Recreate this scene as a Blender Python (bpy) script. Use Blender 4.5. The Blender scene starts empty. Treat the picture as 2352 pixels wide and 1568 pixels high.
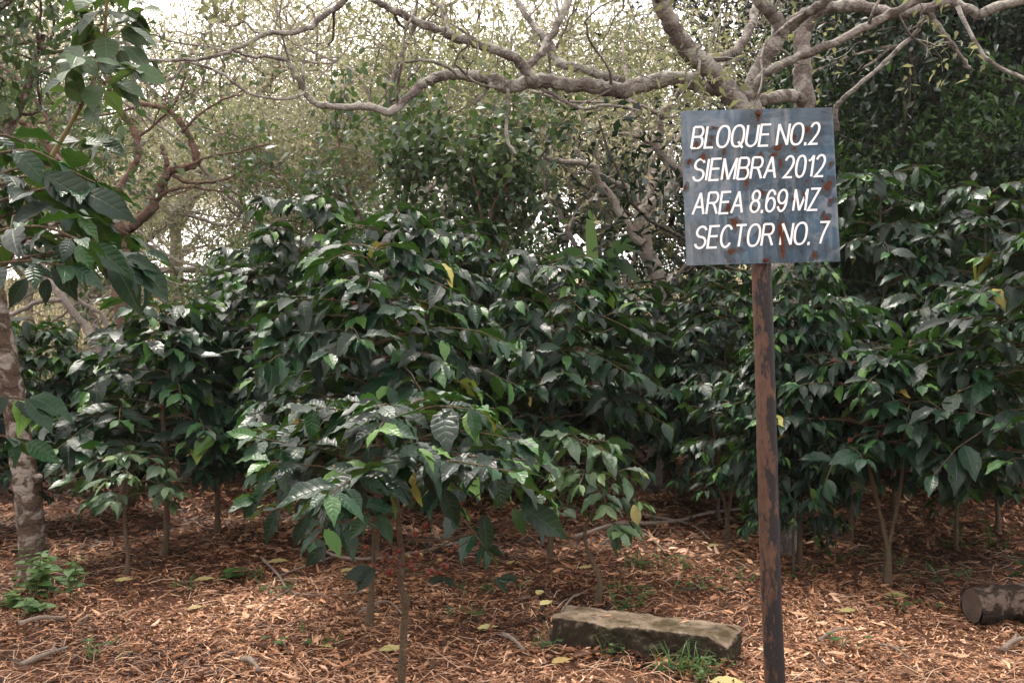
import bpy, math, random
import numpy as np
from mathutils import Vector

R = math.radians
S = bpy.context.scene
COL = S.collection

# ------------------------------------------------------------------ camera, world, sun, exposure
CAMZ, F = 1.6, 2287.0            # eye height; focal length in pixels of a 2352 px wide view (35 mm)
cam_d = bpy.data.cameras.new('camera'); cam = bpy.data.objects.new('camera', cam_d); COL.objects.link(cam)
cam.location = (0, 0, CAMZ); cam.rotation_euler = (R(90), 0, 0)
cam_d.sensor_width = 36; cam_d.lens = 35; cam_d.clip_end = 2000; cam_d.clip_start = 0.05
S.camera = cam
S.view_settings.view_transform = 'Standard'; S.view_settings.look = 'None'
S.view_settings.exposure = 1.45; S.view_settings.gamma = 1
S.render.engine = 'CYCLES'
S.cycles.max_bounces = 6; S.cycles.diffuse_bounces = 3; S.cycles.glossy_bounces = 2
S.cycles.transmission_bounces = 3; S.cycles.transparent_max_bounces = 4
S.cycles.use_denoising = True; S.cycles.caustics_reflective = False; S.cycles.caustics_refractive = False

SUN_EL, SUN_AZ = 64, -30          # azimuth from +Y (away from the camera), towards +X
W = bpy.data.worlds.new('World'); S.world = W; W.use_nodes = True
wn = W.node_tree; wn.nodes.clear()
def node(nt, kind, ins=None, **props):
    n = nt.nodes.new(kind)
    for k, v in props.items(): setattr(n, k, v)
    for k, v in (ins or {}).items():
        s = n.inputs[k]
        if isinstance(v, bpy.types.NodeSocket): nt.links.new(v, s)
        else: s.default_value = v
    return n
wo = node(wn, 'ShaderNodeOutputWorld')
sky = node(wn, 'ShaderNodeTexSky', sky_type='NISHITA', sun_disc=False, sun_elevation=R(SUN_EL), sun_rotation=R(SUN_AZ), air_density=1.0, dust_density=2.0)
wtc = node(wn, 'ShaderNodeTexCoord')
wmap = node(wn, 'ShaderNodeMapping', {'Vector': wtc.outputs['Generated'], 'Scale': (1.0, 1.0, 2.2)})
wnoi = node(wn, 'ShaderNodeTexNoise', {'Vector': wmap.outputs[0], 'Scale': 3.4, 'Detail': 5.0, 'Roughness': 0.55})
wr = node(wn, 'ShaderNodeValToRGB', {'Fac': wnoi.outputs['Fac']})
wr.color_ramp.elements[0].position = 0.33; wr.color_ramp.elements[1].position = 0.53
wmx = node(wn, 'ShaderNodeMixRGB', {'Fac': wr.outputs['Color'], 'Color1': sky.outputs[0], 'Color2': (15.2, 13.8, 13.2, 1)})
wb = node(wn, 'ShaderNodeBackground', {'Color': wmx.outputs[0], 'Strength': 0.10})
wn.links.new(wb.outputs[0], wo.inputs[0])

sd = bpy.data.lights.new('sun', 'SUN'); sun = bpy.data.objects.new('sun', sd); COL.objects.link(sun)
sd.energy = 2.0; sd.angle = R(8); sd.color = (1.0, 0.93, 0.84)
_s = Vector((math.sin(R(SUN_AZ))*math.cos(R(SUN_EL)), math.cos(R(SUN_AZ))*math.cos(R(SUN_EL)), math.sin(R(SUN_EL))))
sun.rotation_euler = _s.to_track_quat('Z', 'Y').to_euler(); sun.location = (0, 0, 30)

# ------------------------------------------------------------------ helpers
def P(u, v, d): return np.array([(u-1176)/F*d, d, CAMZ-(v-784)/F*d])
def ground_pt(u, v, z=0.0):
    d = (CAMZ-z)*F/(v-784); return np.array([(u-1176)/F*d, d, z])
def nrm(a):
    a = np.asarray(a, float); n = np.linalg.norm(a, axis=-1, keepdims=True); return a/np.maximum(n, 1e-9)
def sst(a, b, x):
    t = np.clip((np.asarray(x, float)-a)/(b-a), 0, 1); return t*t*(3-2*t)
UP = np.array([0, 0, 1.0])

def gz(x, y):
    x = np.asarray(x, float); y = np.asarray(y, float)
    z = 0.018*np.sin(1.7*x+0.6)*np.sin(1.3*y) + 0.012*np.sin(3.9*x-1.1*y)
    z = z*sst(4.2, 5.6, y)
    z = z + sst(15, 55, y)*(4.2 - 0.02*x) + sst(60, 200, y)*7
    z = z + sst(4, 14, x)*sst(11, 24, y)*2.6
    return z

class MB:
    """gathers geometry for ONE mesh object"""
    def __init__(s): s.v=[]; s.q=[]; s.t=[]; s.uv=[]; s.ti=[]; s.n=0
    def add(s, v, q=None, t=None, uv=None, tint=0.5):
        v = np.asarray(v, float).reshape(-1, 3); m = len(v)
        if q is not None and len(q): s.q.append(np.asarray(q, int).reshape(-1, 4)+s.n)
        if t is not None and len(t): s.t.append(np.asarray(t, int).reshape(-1, 3)+s.n)
        s.v.append(v); s.uv.append(np.zeros((m, 2)) if uv is None else np.asarray(uv, float))
        s.ti.append(np.full(m, tint) if np.isscalar(tint) else np.asarray(tint, float)); s.n += m
    def tube(s, pts, rad, sides=6, tint=0.5, cap=True):
        pts = np.asarray(pts, float); k = len(pts); rad = np.broadcast_to(rad, (k,))
        tg = np.gradient(pts, axis=0); tg = nrm(tg)
        a = np.array([1.0, 0, 0]) if abs(tg[0][0]) < 0.8 else np.array([0, 1.0, 0])
        n = nrm(np.cross(tg[0], a)); an = np.arange(sides)*2*math.pi/sides
        V = np.zeros((k, sides, 3)); UVs = np.zeros((k, sides, 2)); L = 0
        for i in range(k):
            n = nrm(n - tg[i]*np.dot(n, tg[i])); b = np.cross(tg[i], n)
            if i: L += np.linalg.norm(pts[i]-pts[i-1])
            V[i] = pts[i]+rad[i]*(np.cos(an)[:, None]*n+np.sin(an)[:, None]*b)
            UVs[i, :, 0] = an; UVs[i, :, 1] = L
        I = np.arange(k*sides).reshape(k, sides); J = np.roll(I, -1, 1)
        q = np.stack([I[:-1], J[:-1], J[1:], I[1:]], -1).reshape(-1, 4)
        tr = []
        V = V.reshape(-1, 3); UVs = UVs.reshape(-1, 2)
        if cap:
            V = np.vstack([V, pts[0], pts[-1]]); UVs = np.vstack([UVs, [0, 0], [0, L]]); c0, c1 = k*sides, k*sides+1
            for j in range(sides):
                tr.append((c0, I[0][(j+1) % sides], I[0][j])); tr.append((c1, I[-1][j], I[-1][(j+1) % sides]))
        s.add(V, q, tr, UVs, tint)
    def leaves(s, tpl, pos, X, Zh, sc, tint):
        tv, tq, tt, tuv = tpl
        pos = np.asarray(pos, float).reshape(-1, 3); m = len(pos)
        if not m: return
        X = nrm(X); Y = nrm(np.cross(Zh, X)); Z = np.cross(X, Y)
        sc = np.broadcast_to(sc, (m,)); tint = np.broadcast_to(tint, (m,))
        V = pos[:, None, :] + sc[:, None, None]*(tv[None, :, 0, None]*X[:, None]+tv[None, :, 1, None]*Y[:, None]+tv[None, :, 2, None]*Z[:, None])
        k = len(tv); off = (np.arange(m)*k)[:, None, None]
        q = (tq[None]+off).reshape(-1, 4) if len(tq) else None
        t = (tt[None]+off).reshape(-1, 3) if len(tt) else None
        s.add(V.reshape(-1, 3), q, t, np.tile(tuv, (m, 1)), np.repeat(tint, k))
    def build(s, name, mat, parent=None, smooth=True):
        me = bpy.data.meshes.new(name)
        V = np.vstack(s.v); nv = len(V)
        Q = np.vstack(s.q) if s.q else np.zeros((0, 4), int); T = np.vstack(s.t) if s.t else np.zeros((0, 3), int)
        li = np.concatenate([Q.ravel(), T.ravel()]).astype(np.int32)
        me.vertices.add(nv); me.vertices.foreach_set('co', V.astype(np.float32).ravel())
        me.loops.add(len(li)); me.loops.foreach_set('vertex_index', li)
        npoly = len(Q)+len(T); me.polygons.add(npoly)
        ls = np.concatenate([np.arange(len(Q))*4, len(Q)*4+np.arange(len(T))*3]).astype(np.int32)
        me.polygons.foreach_set('loop_start', ls)
        me.polygons.foreach_set('use_smooth', np.full(npoly, smooth))
        uvl = me.uv_layers.new(name='UVMap'); UVv = np.vstack(s.uv)[li]; uvl.data.foreach_set('uv', UVv.astype(np.float32).ravel())
        at = me.attributes.new('tint', 'FLOAT', 'POINT'); at.data.foreach_set('value', np.concatenate(s.ti).astype(np.float32))
        me.update(calc_edges=True); me.validate()
        if mat is not None: me.materials.append(mat)
        o = bpy.data.objects.new(name, me); COL.objects.link(o)
        if parent is not None: o.parent = parent
        return o

def empty(name, loc=(0, 0, 0), rot=(0, 0, 0)):
    o = bpy.data.objects.new(name, None); COL.objects.link(o); o.location = loc; o.rotation_euler = rot
    o.empty_display_size = 0.2; return o
def tag(o, label=None, cat=None, group=None, kind=None):
    if label: o['label'] = label
    if cat: o['category'] = cat
    if group: o['group'] = group
    if kind: o['kind'] = kind
    return o
def copy_tree(o, parent=None):
    c = o.copy(); COL.objects.link(c)
    if parent is not None: c.parent = parent
    for ch in list(o.children): copy_tree(ch, c)
    return c
def spline(pts, per=4):
    p = np.asarray(pts, float); k = len(p)
    if k < 3: return np.array([p[0]+(p[-1]-p[0])*i/per for i in range(per+1)])
    e = np.vstack([2*p[0]-p[1], p, 2*p[-1]-p[-2]]); out = []
    for i in range(k-1):
        a, b, c, d = e[i:i+4]
        for j in range(per):
            t = j/per
            out.append(0.5*((2*b)+(c-a)*t+(2*a-5*b+4*c-d)*t*t+(3*b-a-3*c+d)*t**3))
    out.append(p[-1]); return np.array(out)

# leaf shapes: x along the blade, y across, z up; uv = (along, across)
def leaf_tpl(nl=6, nw=2, width=0.42, droop=0.3, fold=0.25, wave=0.0, waves=5.5, ph=0.0, twist=0.0, peak=0.45, curl=0.0):
    ts = np.linspace(0, 1, nl+1); ss = np.linspace(-1, 1, 2*nw+1); V = []; U = []
    for t in ts:
        w = width/2*(np.sin(math.pi*t**(math.log(0.5)/math.log(peak)))**0.85 if 0 < t < 1 else 0.0)
        w = max(w, 0.008)
        if t > 0.72: w *= 1-0.55*((t-0.72)/0.28)**.7
        for sgn in ss:
            y = sgn*w; z = -droop*t*t + fold*abs(sgn)*w + (wave*math.sin(t*waves*2*math.pi+ph+(1.3 if sgn > 0 else 0))*abs(sgn)**1.5 if 0.05 < t < 0.97 else 0)
            if curl:
                an = curl*sgn*(0.75+0.25*math.sin(3*t+ph)); y = w*math.sin(an)/curl; z += w*(1-math.cos(an))/curl
            if twist:
                a = twist*t; y, z = y*math.cos(a)-(z+droop*t*t)*math.sin(a), -droop*t*t+y*math.sin(a)+(z+droop*t*t)*math.cos(a)
            V.append((t, y, z)); U.append((t, (sgn+1)/2))
    c = 2*nw+1; q = [(i*c+j, (i+1)*c+j, (i+1)*c+j+1, i*c+j+1) for i in range(nl) for j in range(2*nw)]
    return np.array(V), np.array(q), np.zeros((0, 3), int), np.array(U)
def tri_leaf(w=0.4, fold=0.08, droop=0.15):
    V = np.array([(0, 0, 0), (.45, -w/2, fold), (1, 0, -droop), (.45, w/2, fold)])
    return V, np.zeros((0, 4), int), np.array([(0, 1, 2), (0, 2, 3)]), np.array([(0, .5), (.45, 0), (1, .5), (.45, 1)])
_r = random.Random(5)
COFFEE_HI = [leaf_tpl(9, 2, _r.uniform(.42, .52), _r.uniform(.12, .5), _r.uniform(.1, .45), _r.uniform(.020, .044), _r.uniform(3.5, 6.5), _r.uniform(0, 6), _r.uniform(-.5, .5)) for _ in range(8)]
COFFEE_LO = [leaf_tpl(5, 1, _r.uniform(.42, .52), _r.uniform(.12, .55), _r.uniform(.15, .5), _r.uniform(.0, .03), 3, _r.uniform(0, 6), _r.uniform(-.6, .6)) for _ in range(6)]
OVATE = [leaf_tpl(6, 1, _r.uniform(.5, .66), _r.uniform(.1, .4), _r.uniform(.1, .3), .012, 3, _r.uniform(0, 6), _r.uniform(-.3, .3), peak=.38) for _ in range(4)]
SMALL = [tri_leaf(.42, .07, .12), tri_leaf(.36, .12, .25), tri_leaf(.5, .05, .05)]
LANCE = [leaf_tpl(5, 1, _r.uniform(.2, .28), _r.uniform(.1, .5), .3, .01, 3, _r.uniform(0, 6)) for _ in range(3)]
FLAT = [leaf_tpl(4, 1, _r.uniform(.4, .6), _r.uniform(-.2, .2), .1, .02, 2, _r.uniform(0, 6), _r.uniform(-.3, .3), curl=.5) for _ in range(4)]
BLADE = leaf_tpl(4, 1, .07, .5, .3)
DRY = [leaf_tpl(5, 2, _r.uniform(.32, .46), _r.uniform(-.5, .45), 0.0, .02, 2.5, _r.uniform(0, 6), _r.uniform(-.6, .6), curl=_r.uniform(.5, 2.9)) for _ in range(8)]
DRY_LO = [leaf_tpl(3, 1, _r.uniform(.32, .46), _r.uniform(-.4, .4), 0.0, .0, 2, 0, _r.uniform(-.5, .5), curl=_r.uniform(.5, 1.9)) for _ in range(6)]

# ------------------------------------------------------------------ materials
def new_mat(name):
    m = bpy.data.materials.new(name); m.use_nodes = True; nt = m.node_tree; nt.nodes.clear()
    return m, nt, node(nt, 'ShaderNodeOutputMaterial')
def ramp(nt, fac, stops, interp='LINEAR'):
    r = node(nt, 'ShaderNodeValToRGB', {'Fac': fac}); cr = r.color_ramp; cr.interpolation = interp
    while len(cr.elements) < len(stops): cr.elements.new(0.5)
    for e, (p, c) in zip(cr.elements, stops):
        e.position = p; e.color = (*c, 1) if not np.isscalar(c) else (c, c, c, 1)
    return r.outputs['Color']
def mth(nt, op, a, b=0.0, c=0.0, clamp=False):
    n = nt.nodes.new('ShaderNodeMath'); n.operation = op; n.use_clamp = clamp
    for i, v in enumerate((a, b, c)):
        if isinstance(v, bpy.types.NodeSocket): nt.links.new(v, n.inputs[i])
        else: n.inputs[i].default_value = v
    return n.outputs[0]
def mix(nt, f, a, b, mode='MIX'):
    n = nt.nodes.new('ShaderNodeMixRGB'); n.blend_type = mode
    for i, v in zip((0, 1, 2), (f, a, b)):
        if isinstance(v, bpy.types.NodeSocket): nt.links.new(v, n.inputs[i])
        elif i == 0: n.inputs[0].default_value = v
        else: n.inputs[i].default_value = (*v, 1) if not np.isscalar(v) else (v, v, v, 1)
    return n.outputs[0]
def noise(nt, vec, scale, detail=4, rough=0.55, dist=0.0):
    return node(nt, 'ShaderNodeTexNoise', {'Vector': vec, 'Scale': scale, 'Detail': detail, 'Roughness': rough, 'Distortion': dist}).outputs['Fac']
def obj_co(nt, scale=(1, 1, 1)):
    return node(nt, 'ShaderNodeMapping', {'Vector': node(nt, 'ShaderNodeTexCoord').outputs['Object'], 'Scale': scale}).outputs[0]
def bump(nt, h, strength=0.5, dist=0.01):
    return node(nt, 'ShaderNodeBump', {'Height': h, 'Strength': strength, 'Distance': dist}).outputs[0]

def leaf_mat(name, stops, rough=0.4, spec=0.5, tr=0.25, trc=(0.25, 0.4, 0.05), veins=0, blot=0.0, rib=(0.1, 0.16, 0.05)):
    m, nt, out = new_mat(name)
    t = node(nt, 'ShaderNodeAttribute', attribute_name='tint').outputs['Fac']
    col = ramp(nt, t, stops); nor = None
    uv = node(nt, 'ShaderNodeTexCoord').outputs['UV']
    oc = node(nt, 'ShaderNodeTexCoord').outputs['Object']
    rg = rough
    if veins:
        sx = node(nt, 'ShaderNodeSeparateXYZ', {'Vector': uv})
        a = mth(nt, 'ABSOLUTE', mth(nt, 'SUBTRACT', sx.outputs[1], 0.5))
        ph = mth(nt, 'SUBTRACT', sx.outputs[0], mth(nt, 'MULTIPLY', a, 0.30))
        w = mth(nt, 'SINE', mth(nt, 'MULTIPLY', ph, 2*math.pi*veins))
        w = mth(nt, 'POWER', mth(nt, 'ABSOLUTE', mth(nt, 'MULTIPLY_ADD', w, 0.5, 0.5)), 2.5)
        mid = mth(nt, 'SUBTRACT', 1.0, mth(nt, 'MULTIPLY', a, 22.0), clamp=True)
        col = mix(nt, mth(nt, 'MULTIPLY', mth(nt, 'MAXIMUM', mid, mth(nt, 'MULTIPLY', w, 0.10)), 0.42), col, rib)
        h = mth(nt, 'SUBTRACT', mth(nt, 'MULTIPLY', w, -0.55), mth(nt, 'MULTIPLY', mid, 0.8))
        h = mth(nt, 'MULTIPLY', h, mth(nt, 'MULTIPLY_ADD', noise(nt, oc, 7, 2), 1.6, -.1)); h = mth(nt, 'ADD', h, mth(nt, 'MULTIPLY', noise(nt, oc, 28, 3), 1.1))
        nor = bump(nt, h, 0.6, 0.0032)
    if blot:
        n2 = noise(nt, oc, 60, 3)
        col = mix(nt, ramp(nt, n2, [(0.70, 0.0), (0.74, blot)]), col, (0.22, 0.16, 0.05))
        n3 = noise(nt, oc, 9, 3)
        lv = mth(nt, 'FRACT', mth(nt, 'MULTIPLY', t, 37.7))
        rg = mth(nt, 'ADD', mth(nt, 'MULTIPLY_ADD', n3, 0.35, rough-0.24), mth(nt, 'MULTIPLY', lv, .26))
    pb = node(nt, 'ShaderNodeBsdfPrincipled', {'Base Color': col, 'Roughness': rg, 'Specular IOR Level': spec})
    if nor is not None: nt.links.new(nor, pb.inputs['Normal'])
    tl = node(nt, 'ShaderNodeBsdfTranslucent', {'Color': mix(nt, 0.5, col, trc)})
    mx = node(nt, 'ShaderNodeMixShader', {0: tr, 1: pb.outputs[0], 2: tl.outputs[0]})
    nt.links.new(mx.outputs[0], out.inputs[0]); return m

M = {}
M['coffee'] = leaf_mat('coffee_leaf', [(0, (.0010, .0062, .0038)), (.5, (.0023, .0150, .0078)), (.78, (.008, .038, .0150)), (.9, (.035, .10, .02)), (.975, (.09, .17, .03)), (1, (.30, .23, .05))], .37, .29, .10, (.14, .34, .03), veins=8, blot=.7, rib=(.06, .12, .045))
M['coffee_pale'] = leaf_mat('mottled_coffee_leaf', [(0, (.012, .034, .016)), (.6, (.03, .07, .026)), (.9, (.08, .14, .04)), (1, (.20, .22, .06))], .34, .55, .10, (.12, .30, .03), veins=8, blot=.7, rib=(.12, .18, .07))
M['sapling'] = leaf_mat('sapling_leaf', [(0, (.006, .018, .012)), (1, (.035, .075, .024))], .45, .45, .20, (.2, .34, .05), veins=7, blot=.6)
M['pale'] = leaf_mat('shade_leaf', [(0, (.09, .11, .05)), (.5, (.19, .20, .105)), (.85, (.30, .29, .18)), (.97, (.36, .32, .21)), (1, (.5, .3, .05))], .5, .35, .5, (.52, .48, .30))
M['shade'] = leaf_mat('shade_tree_leaf', [(0, (.04, .055, .022)), (.6, (.09, .10, .04)), (1, (.18, .18, .09))], .5, .35, .45, (.40, .40, .18))
M['olive'] = leaf_mat('olive_tree_leaf', [(0, (.035, .055, .022)), (.55, (.10, .125, .05)), (.9, (.20, .21, .10)), (1, (.3, .26, .12))], .5, .35, .42, (.34, .38, .15))
M['green'] = leaf_mat('understorey_leaf', [(0, (.010, .026, .012)), (.6, (.024, .055, .020)), (1, (.075, .115, .04))], .42, .4, .22, (.16, .26, .06))
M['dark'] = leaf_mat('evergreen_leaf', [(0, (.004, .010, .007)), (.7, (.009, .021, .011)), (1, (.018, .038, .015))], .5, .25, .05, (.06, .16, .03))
M['bright'] = leaf_mat('bright_leaf', [(0, (.012, .034, .011)), (1, (.045, .10, .022))], .5, .3, .2, (.12, .26, .04))
M['weed'] = leaf_mat('weed_leaf', [(0, (.016, .045, .016)), (1, (.065, .13, .035))], .5, .3, .3, (.2, .4, .08), veins=6)
M['yellow'] = leaf_mat('fallen_yellow_leaf', [(0, (.26, .18, .06)), (1, (.36, .33, .14))], .55, .3, .15, (.5, .45, .15), veins=7, blot=.8, rib=(.4, .36, .16))
M['banana'] = leaf_mat('banana_leaf', [(0, (.018, .05, .02)), (.5, (.04, .09, .035)), (1, (.11, .20, .05))], .42, .4, .2, (.16, .28, .08))
M['litter'] = leaf_mat('dry_leaf', [(0, (.016, .008, .005)), (.28, (.070, .029, .015)), (.55, (.235, .104, .050)), (.8, (.46, .245, .13)), (1, (.68, .44, .29))], .6, .3, .08, (.4, .2, .1))
M['straw'] = leaf_mat('straw', [(0, (.16, .075, .04)), (.6, (.42, .25, .15)), (1, (.64, .46, .32))], .7, .2, .0)

M['drygrass'] = leaf_mat('dry_grass_blade', [(0, (.10, .10, .045)), (.6, (.24, .21, .115)), (1, (.36, .31, .19))], .7, .2, .25, (.4, .36, .2))

def bark_mat(name, c1, c2, lichen=(.46, .44, .37), amt=.5, moss=None, scale=1.0, ring=0.0):
    m, nt, out = new_mat(name); co = obj_co(nt)
    n1 = noise(nt, co, 9*scale, 6, .65); n2 = noise(nt, co, 5*scale, 5, .6, .6); n3 = noise(nt, co, 45*scale, 4, .6)
    col = mix(nt, n1, c1, c2)
    col = mix(nt, mth(nt, 'MULTIPLY', n3, .6), col, (.03, .025, .02), 'MULTIPLY')
    vo = node(nt, 'ShaderNodeTexVoronoi', {'Vector': node(nt, 'ShaderNodeVectorMath', {0: co, 1: node(nt, 'ShaderNodeTexNoise', {'Vector': co, 'Scale': 12*scale}).outputs['Color']}, operation='ADD').outputs[0], 'Scale': 11*scale, 'Randomness': 1.0}).outputs['Distance']
    sp = ramp(nt, mth(nt, 'ADD', vo, mth(nt, 'MULTIPLY', n3, .25)), [(.30, 1.0), (.40, 0.0)])
    pat = ramp(nt, n2, [(.62-.3*amt, 0.0), (.70-.3*amt, 1.0)])
    msk = mth(nt, 'MULTIPLY', mth(nt, 'MAXIMUM', mth(nt, 'MULTIPLY', sp, .8), pat), min(1, .35+.6*amt))
    col = mix(nt, msk, col, mix(nt, n3, lichen, tuple(x*.62 for x in lichen)))
    if moss:
        col = mix(nt, ramp(nt, noise(nt, co, 3.3*scale, 5), [(.56, 0.0), (.66, .8)]), col, moss)
    h = mth(nt, 'ADD', n3, mth(nt, 'MULTIPLY', msk, .3))
    if ring:
        uvy = node(nt, 'ShaderNodeSeparateXYZ', {'Vector': node(nt, 'ShaderNodeTexCoord').outputs['UV']}).outputs[1]
        h = mth(nt, 'ADD', h, mth(nt, 'MULTIPLY', mth(nt, 'SINE', mth(nt, 'ADD', mth(nt, 'MULTIPLY', uvy, 70*ring), mth(nt, 'MULTIPLY', n1, 9))), .35))
    pb = node(nt, 'ShaderNodeBsdfPrincipled', {'Base Color': col, 'Roughness': .9, 'Specular IOR Level': .15, 'Normal': bump(nt, h, 1.0, .03)})
    nt.links.new(pb.outputs[0], out.inputs[0]); return m
M['bark'] = bark_mat('lichen_bark', (.15, .128, .112), (.29, .252, .225), (.52, .50, .44), amt=.55, ring=.5)
M['bark_pale'] = bark_mat('pale_bark', (.20, .17, .145), (.38, .33, .285), (.5, .47, .4), amt=.3)
M['bark_red'] = bark_mat('reddish_bark', (.105, .064, .048), (.25, .16, .12), (.36, .27, .21), amt=.18)
M['bark_left'] = bark_mat('spotted_bark', (.085, .058, .042), (.17, .115, .082), (.56, .50, .43), amt=.40, scale=1.6, ring=.9)
M['bark_coffee'] = bark_mat('coffee_bark', (.14, .10, .064), (.30, .22, .145), (.38, .34, .27), amt=.15, scale=3)
M['bark_dark'] = bark_mat('dark_bark', (.05, .04, .033), (.13, .105, .085), amt=.1)
M['stick'] = bark_mat('dead_stick', (.34, .26, .20), (.56, .46, .38), (.42, .40, .36), amt=.3, scale=3)
M['log'] = bark_mat('log_bark', (.022, .017, .014), (.075, .052, .04), (.30, .22, .175), amt=.42, scale=2.2)
def simple(name, col, rough=.6, spec=.4, nscale=0, c2=None, bs=.3, bd=.004):
    m, nt, out = new_mat(name); c = col; nor = None
    pb = node(nt, 'ShaderNodeBsdfPrincipled', {'Roughness': rough, 'Specular IOR Level': spec})
    if nscale:
        n = noise(nt, obj_co(nt), nscale, 5); nt.links.new(mix(nt, n, col, c2 or col), pb.inputs['Base Color'])
        nt.links.new(bump(nt, n, bs, bd), pb.inputs['Normal'])
    else: pb.inputs['Base Color'].default_value = (*col, 1)
    nt.links.new(pb.outputs[0], out.inputs[0]); return m
M['cherry'] = simple('coffee_cherry', (.105, .013, .007), .35, .4, 40, (.17, .035, .015), .05)
M['cherry_green'] = simple('unripe_cherry', (.12, .16, .04), .35, .5, 40, (.3, .16, .04), .05)
M['twiggreen'] = simple('young_twig', (.16, .13, .04), .6, .3, 30, (.09, .075, .03))
M['white'] = simple('white_lettering', (.86, .86, .86), .45, .4, 60, (.74, .73, .72), .05)
M['lifted'] = simple('lifted_dark_paint', (.006, .013, .019), .3, .5, 25, (.022, .038, .052), .4, .002)
M['rust'] = simple('rust', (.040, .015, .010), .9, .15, 90, (.125, .045, .024), .8, .003)

def mat_ground():
    m, nt, out = new_mat('forest_soil'); co = obj_co(nt)
    n1 = noise(nt, co, 2.2, 6); n2 = noise(nt, co, 40, 5, .7); n3 = noise(nt, co, 9, 5, .6)
    soil = mix(nt, n2, (.040, .019, .012), (.13, .062, .036)); soil = mix(nt, mth(nt, 'MULTIPLY', n3, .7), soil, (.10, .05, .03))
    dry = mix(nt, noise(nt, co, 1.1, 6, .7), (.13, .115, .06), (.27, .23, .14))
    y = node(nt, 'ShaderNodeSeparateXYZ', {'Vector': co}).outputs[1]
    f = ramp(nt, mth(nt, 'ADD', mth(nt, 'MULTIPLY', y, 1/40), mth(nt, 'MULTIPLY', n1, .12)), [(.40, 0.0), (.52, 1.0)])
    pb = node(nt, 'ShaderNodeBsdfPrincipled', {'Base Color': mix(nt, f, soil, dry), 'Roughness': .95, 'Specular IOR Level': .1, 'Normal': bump(nt, mth(nt, 'ADD', n2, n3), .9, .03)})
    nt.links.new(pb.outputs[0], out.inputs[0]); return m
M['ground'] = mat_ground()

def mat_post():
    m, nt, out = new_mat('rusty_post_paint'); co = obj_co(nt, (1, 1, .35))
    n1 = noise(nt, co, 26, 8, .72, .3); n2 = noise(nt, co, 120, 4, .6); n4 = noise(nt, obj_co(nt, (1, 1, .5)), 5, 3)
    x = node(nt, 'ShaderNodeSeparateXYZ', {'Vector': node(nt, 'ShaderNodeTexCoord').outputs['Object']})
    side = mth(nt, 'MULTIPLY', x.outputs[0], 3.2)
    low = mth(nt, 'MULTIPLY', mth(nt, 'SUBTRACT', 1.15, x.outputs[2]), .055)
    k = mth(nt, 'ADD', mth(nt, 'ADD', mth(nt, 'ADD', n1, side), low), mth(nt, 'MULTIPLY', mth(nt, 'SUBTRACT', n2, .5), .22))
    f = ramp(nt, k, [(.455, 0.0), (.49, 1.0)])
    brown = mix(nt, n4, (.058, .029, .018), (.108, .056, .036)); brown = mix(nt, mth(nt, 'MULTIPLY', ramp(nt, n2, [(.45, 0.0), (.62, 1.0)]), .65), brown, (.035, .020, .014))
    black = mix(nt, n2, (.006, .006, .008), (.026, .021, .020))
    pb = node(nt, 'ShaderNodeBsdfPrincipled', {'Base Color': mix(nt, f, brown, black), 'Roughness': mth(nt, 'MULTIPLY_ADD', f, .05, .62), 'Specular IOR Level': .25, 'Normal': bump(nt, mth(nt, 'ADD', mth(nt, 'MULTIPLY', f, -.7), mth(nt, 'MULTIPLY', n2, .4)), .6, .002)})
    nt.links.new(pb.outputs[0], out.inputs[0]); return m
M['post'] = mat_post()
def mat_sign():
    m, nt, out = new_mat('worn_blue_enamel_painted_reflections')
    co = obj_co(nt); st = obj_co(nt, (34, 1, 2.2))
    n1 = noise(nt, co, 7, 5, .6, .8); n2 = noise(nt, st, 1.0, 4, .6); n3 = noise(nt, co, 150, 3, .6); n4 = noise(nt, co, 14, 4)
    col = mix(nt, ramp(nt, n1, [(.35, 0.0), (.65, 1.0)]), (.006, .020, .030), (.028, .070, .115))  # dark and blue mottling painted in place of reflected trees and sky
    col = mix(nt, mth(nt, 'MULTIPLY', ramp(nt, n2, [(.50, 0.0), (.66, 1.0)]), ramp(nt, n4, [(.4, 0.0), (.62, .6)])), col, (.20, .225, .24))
    col = mix(nt, ramp(nt, noise(nt, obj_co(nt, (1, 1, 1.6)), 6, 4, .55, 1.2), [(.52, 0.0), (.66, .55)]), col, (.19, .205, .215))  # soft pale patches: cloud reflections painted into the base colour
    col = mix(nt, ramp(nt, n3, [(.70, 0.0), (.75, .7)]), col, (.10, .06, .04))
    h = mth(nt, 'ADD', n4, mth(nt, 'MULTIPLY', n3, .04))
    pb = node(nt, 'ShaderNodeBsdfPrincipled', {'Base Color': col, 'Roughness': mth(nt, 'MULTIPLY_ADD', n2, .25, .10), 'IOR': 1.62, 'Normal': bump(nt, h, .25, .01)})
    nt.links.new(pb.outputs[0], out.inputs[0]); return m
M['sign'] = mat_sign()
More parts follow.
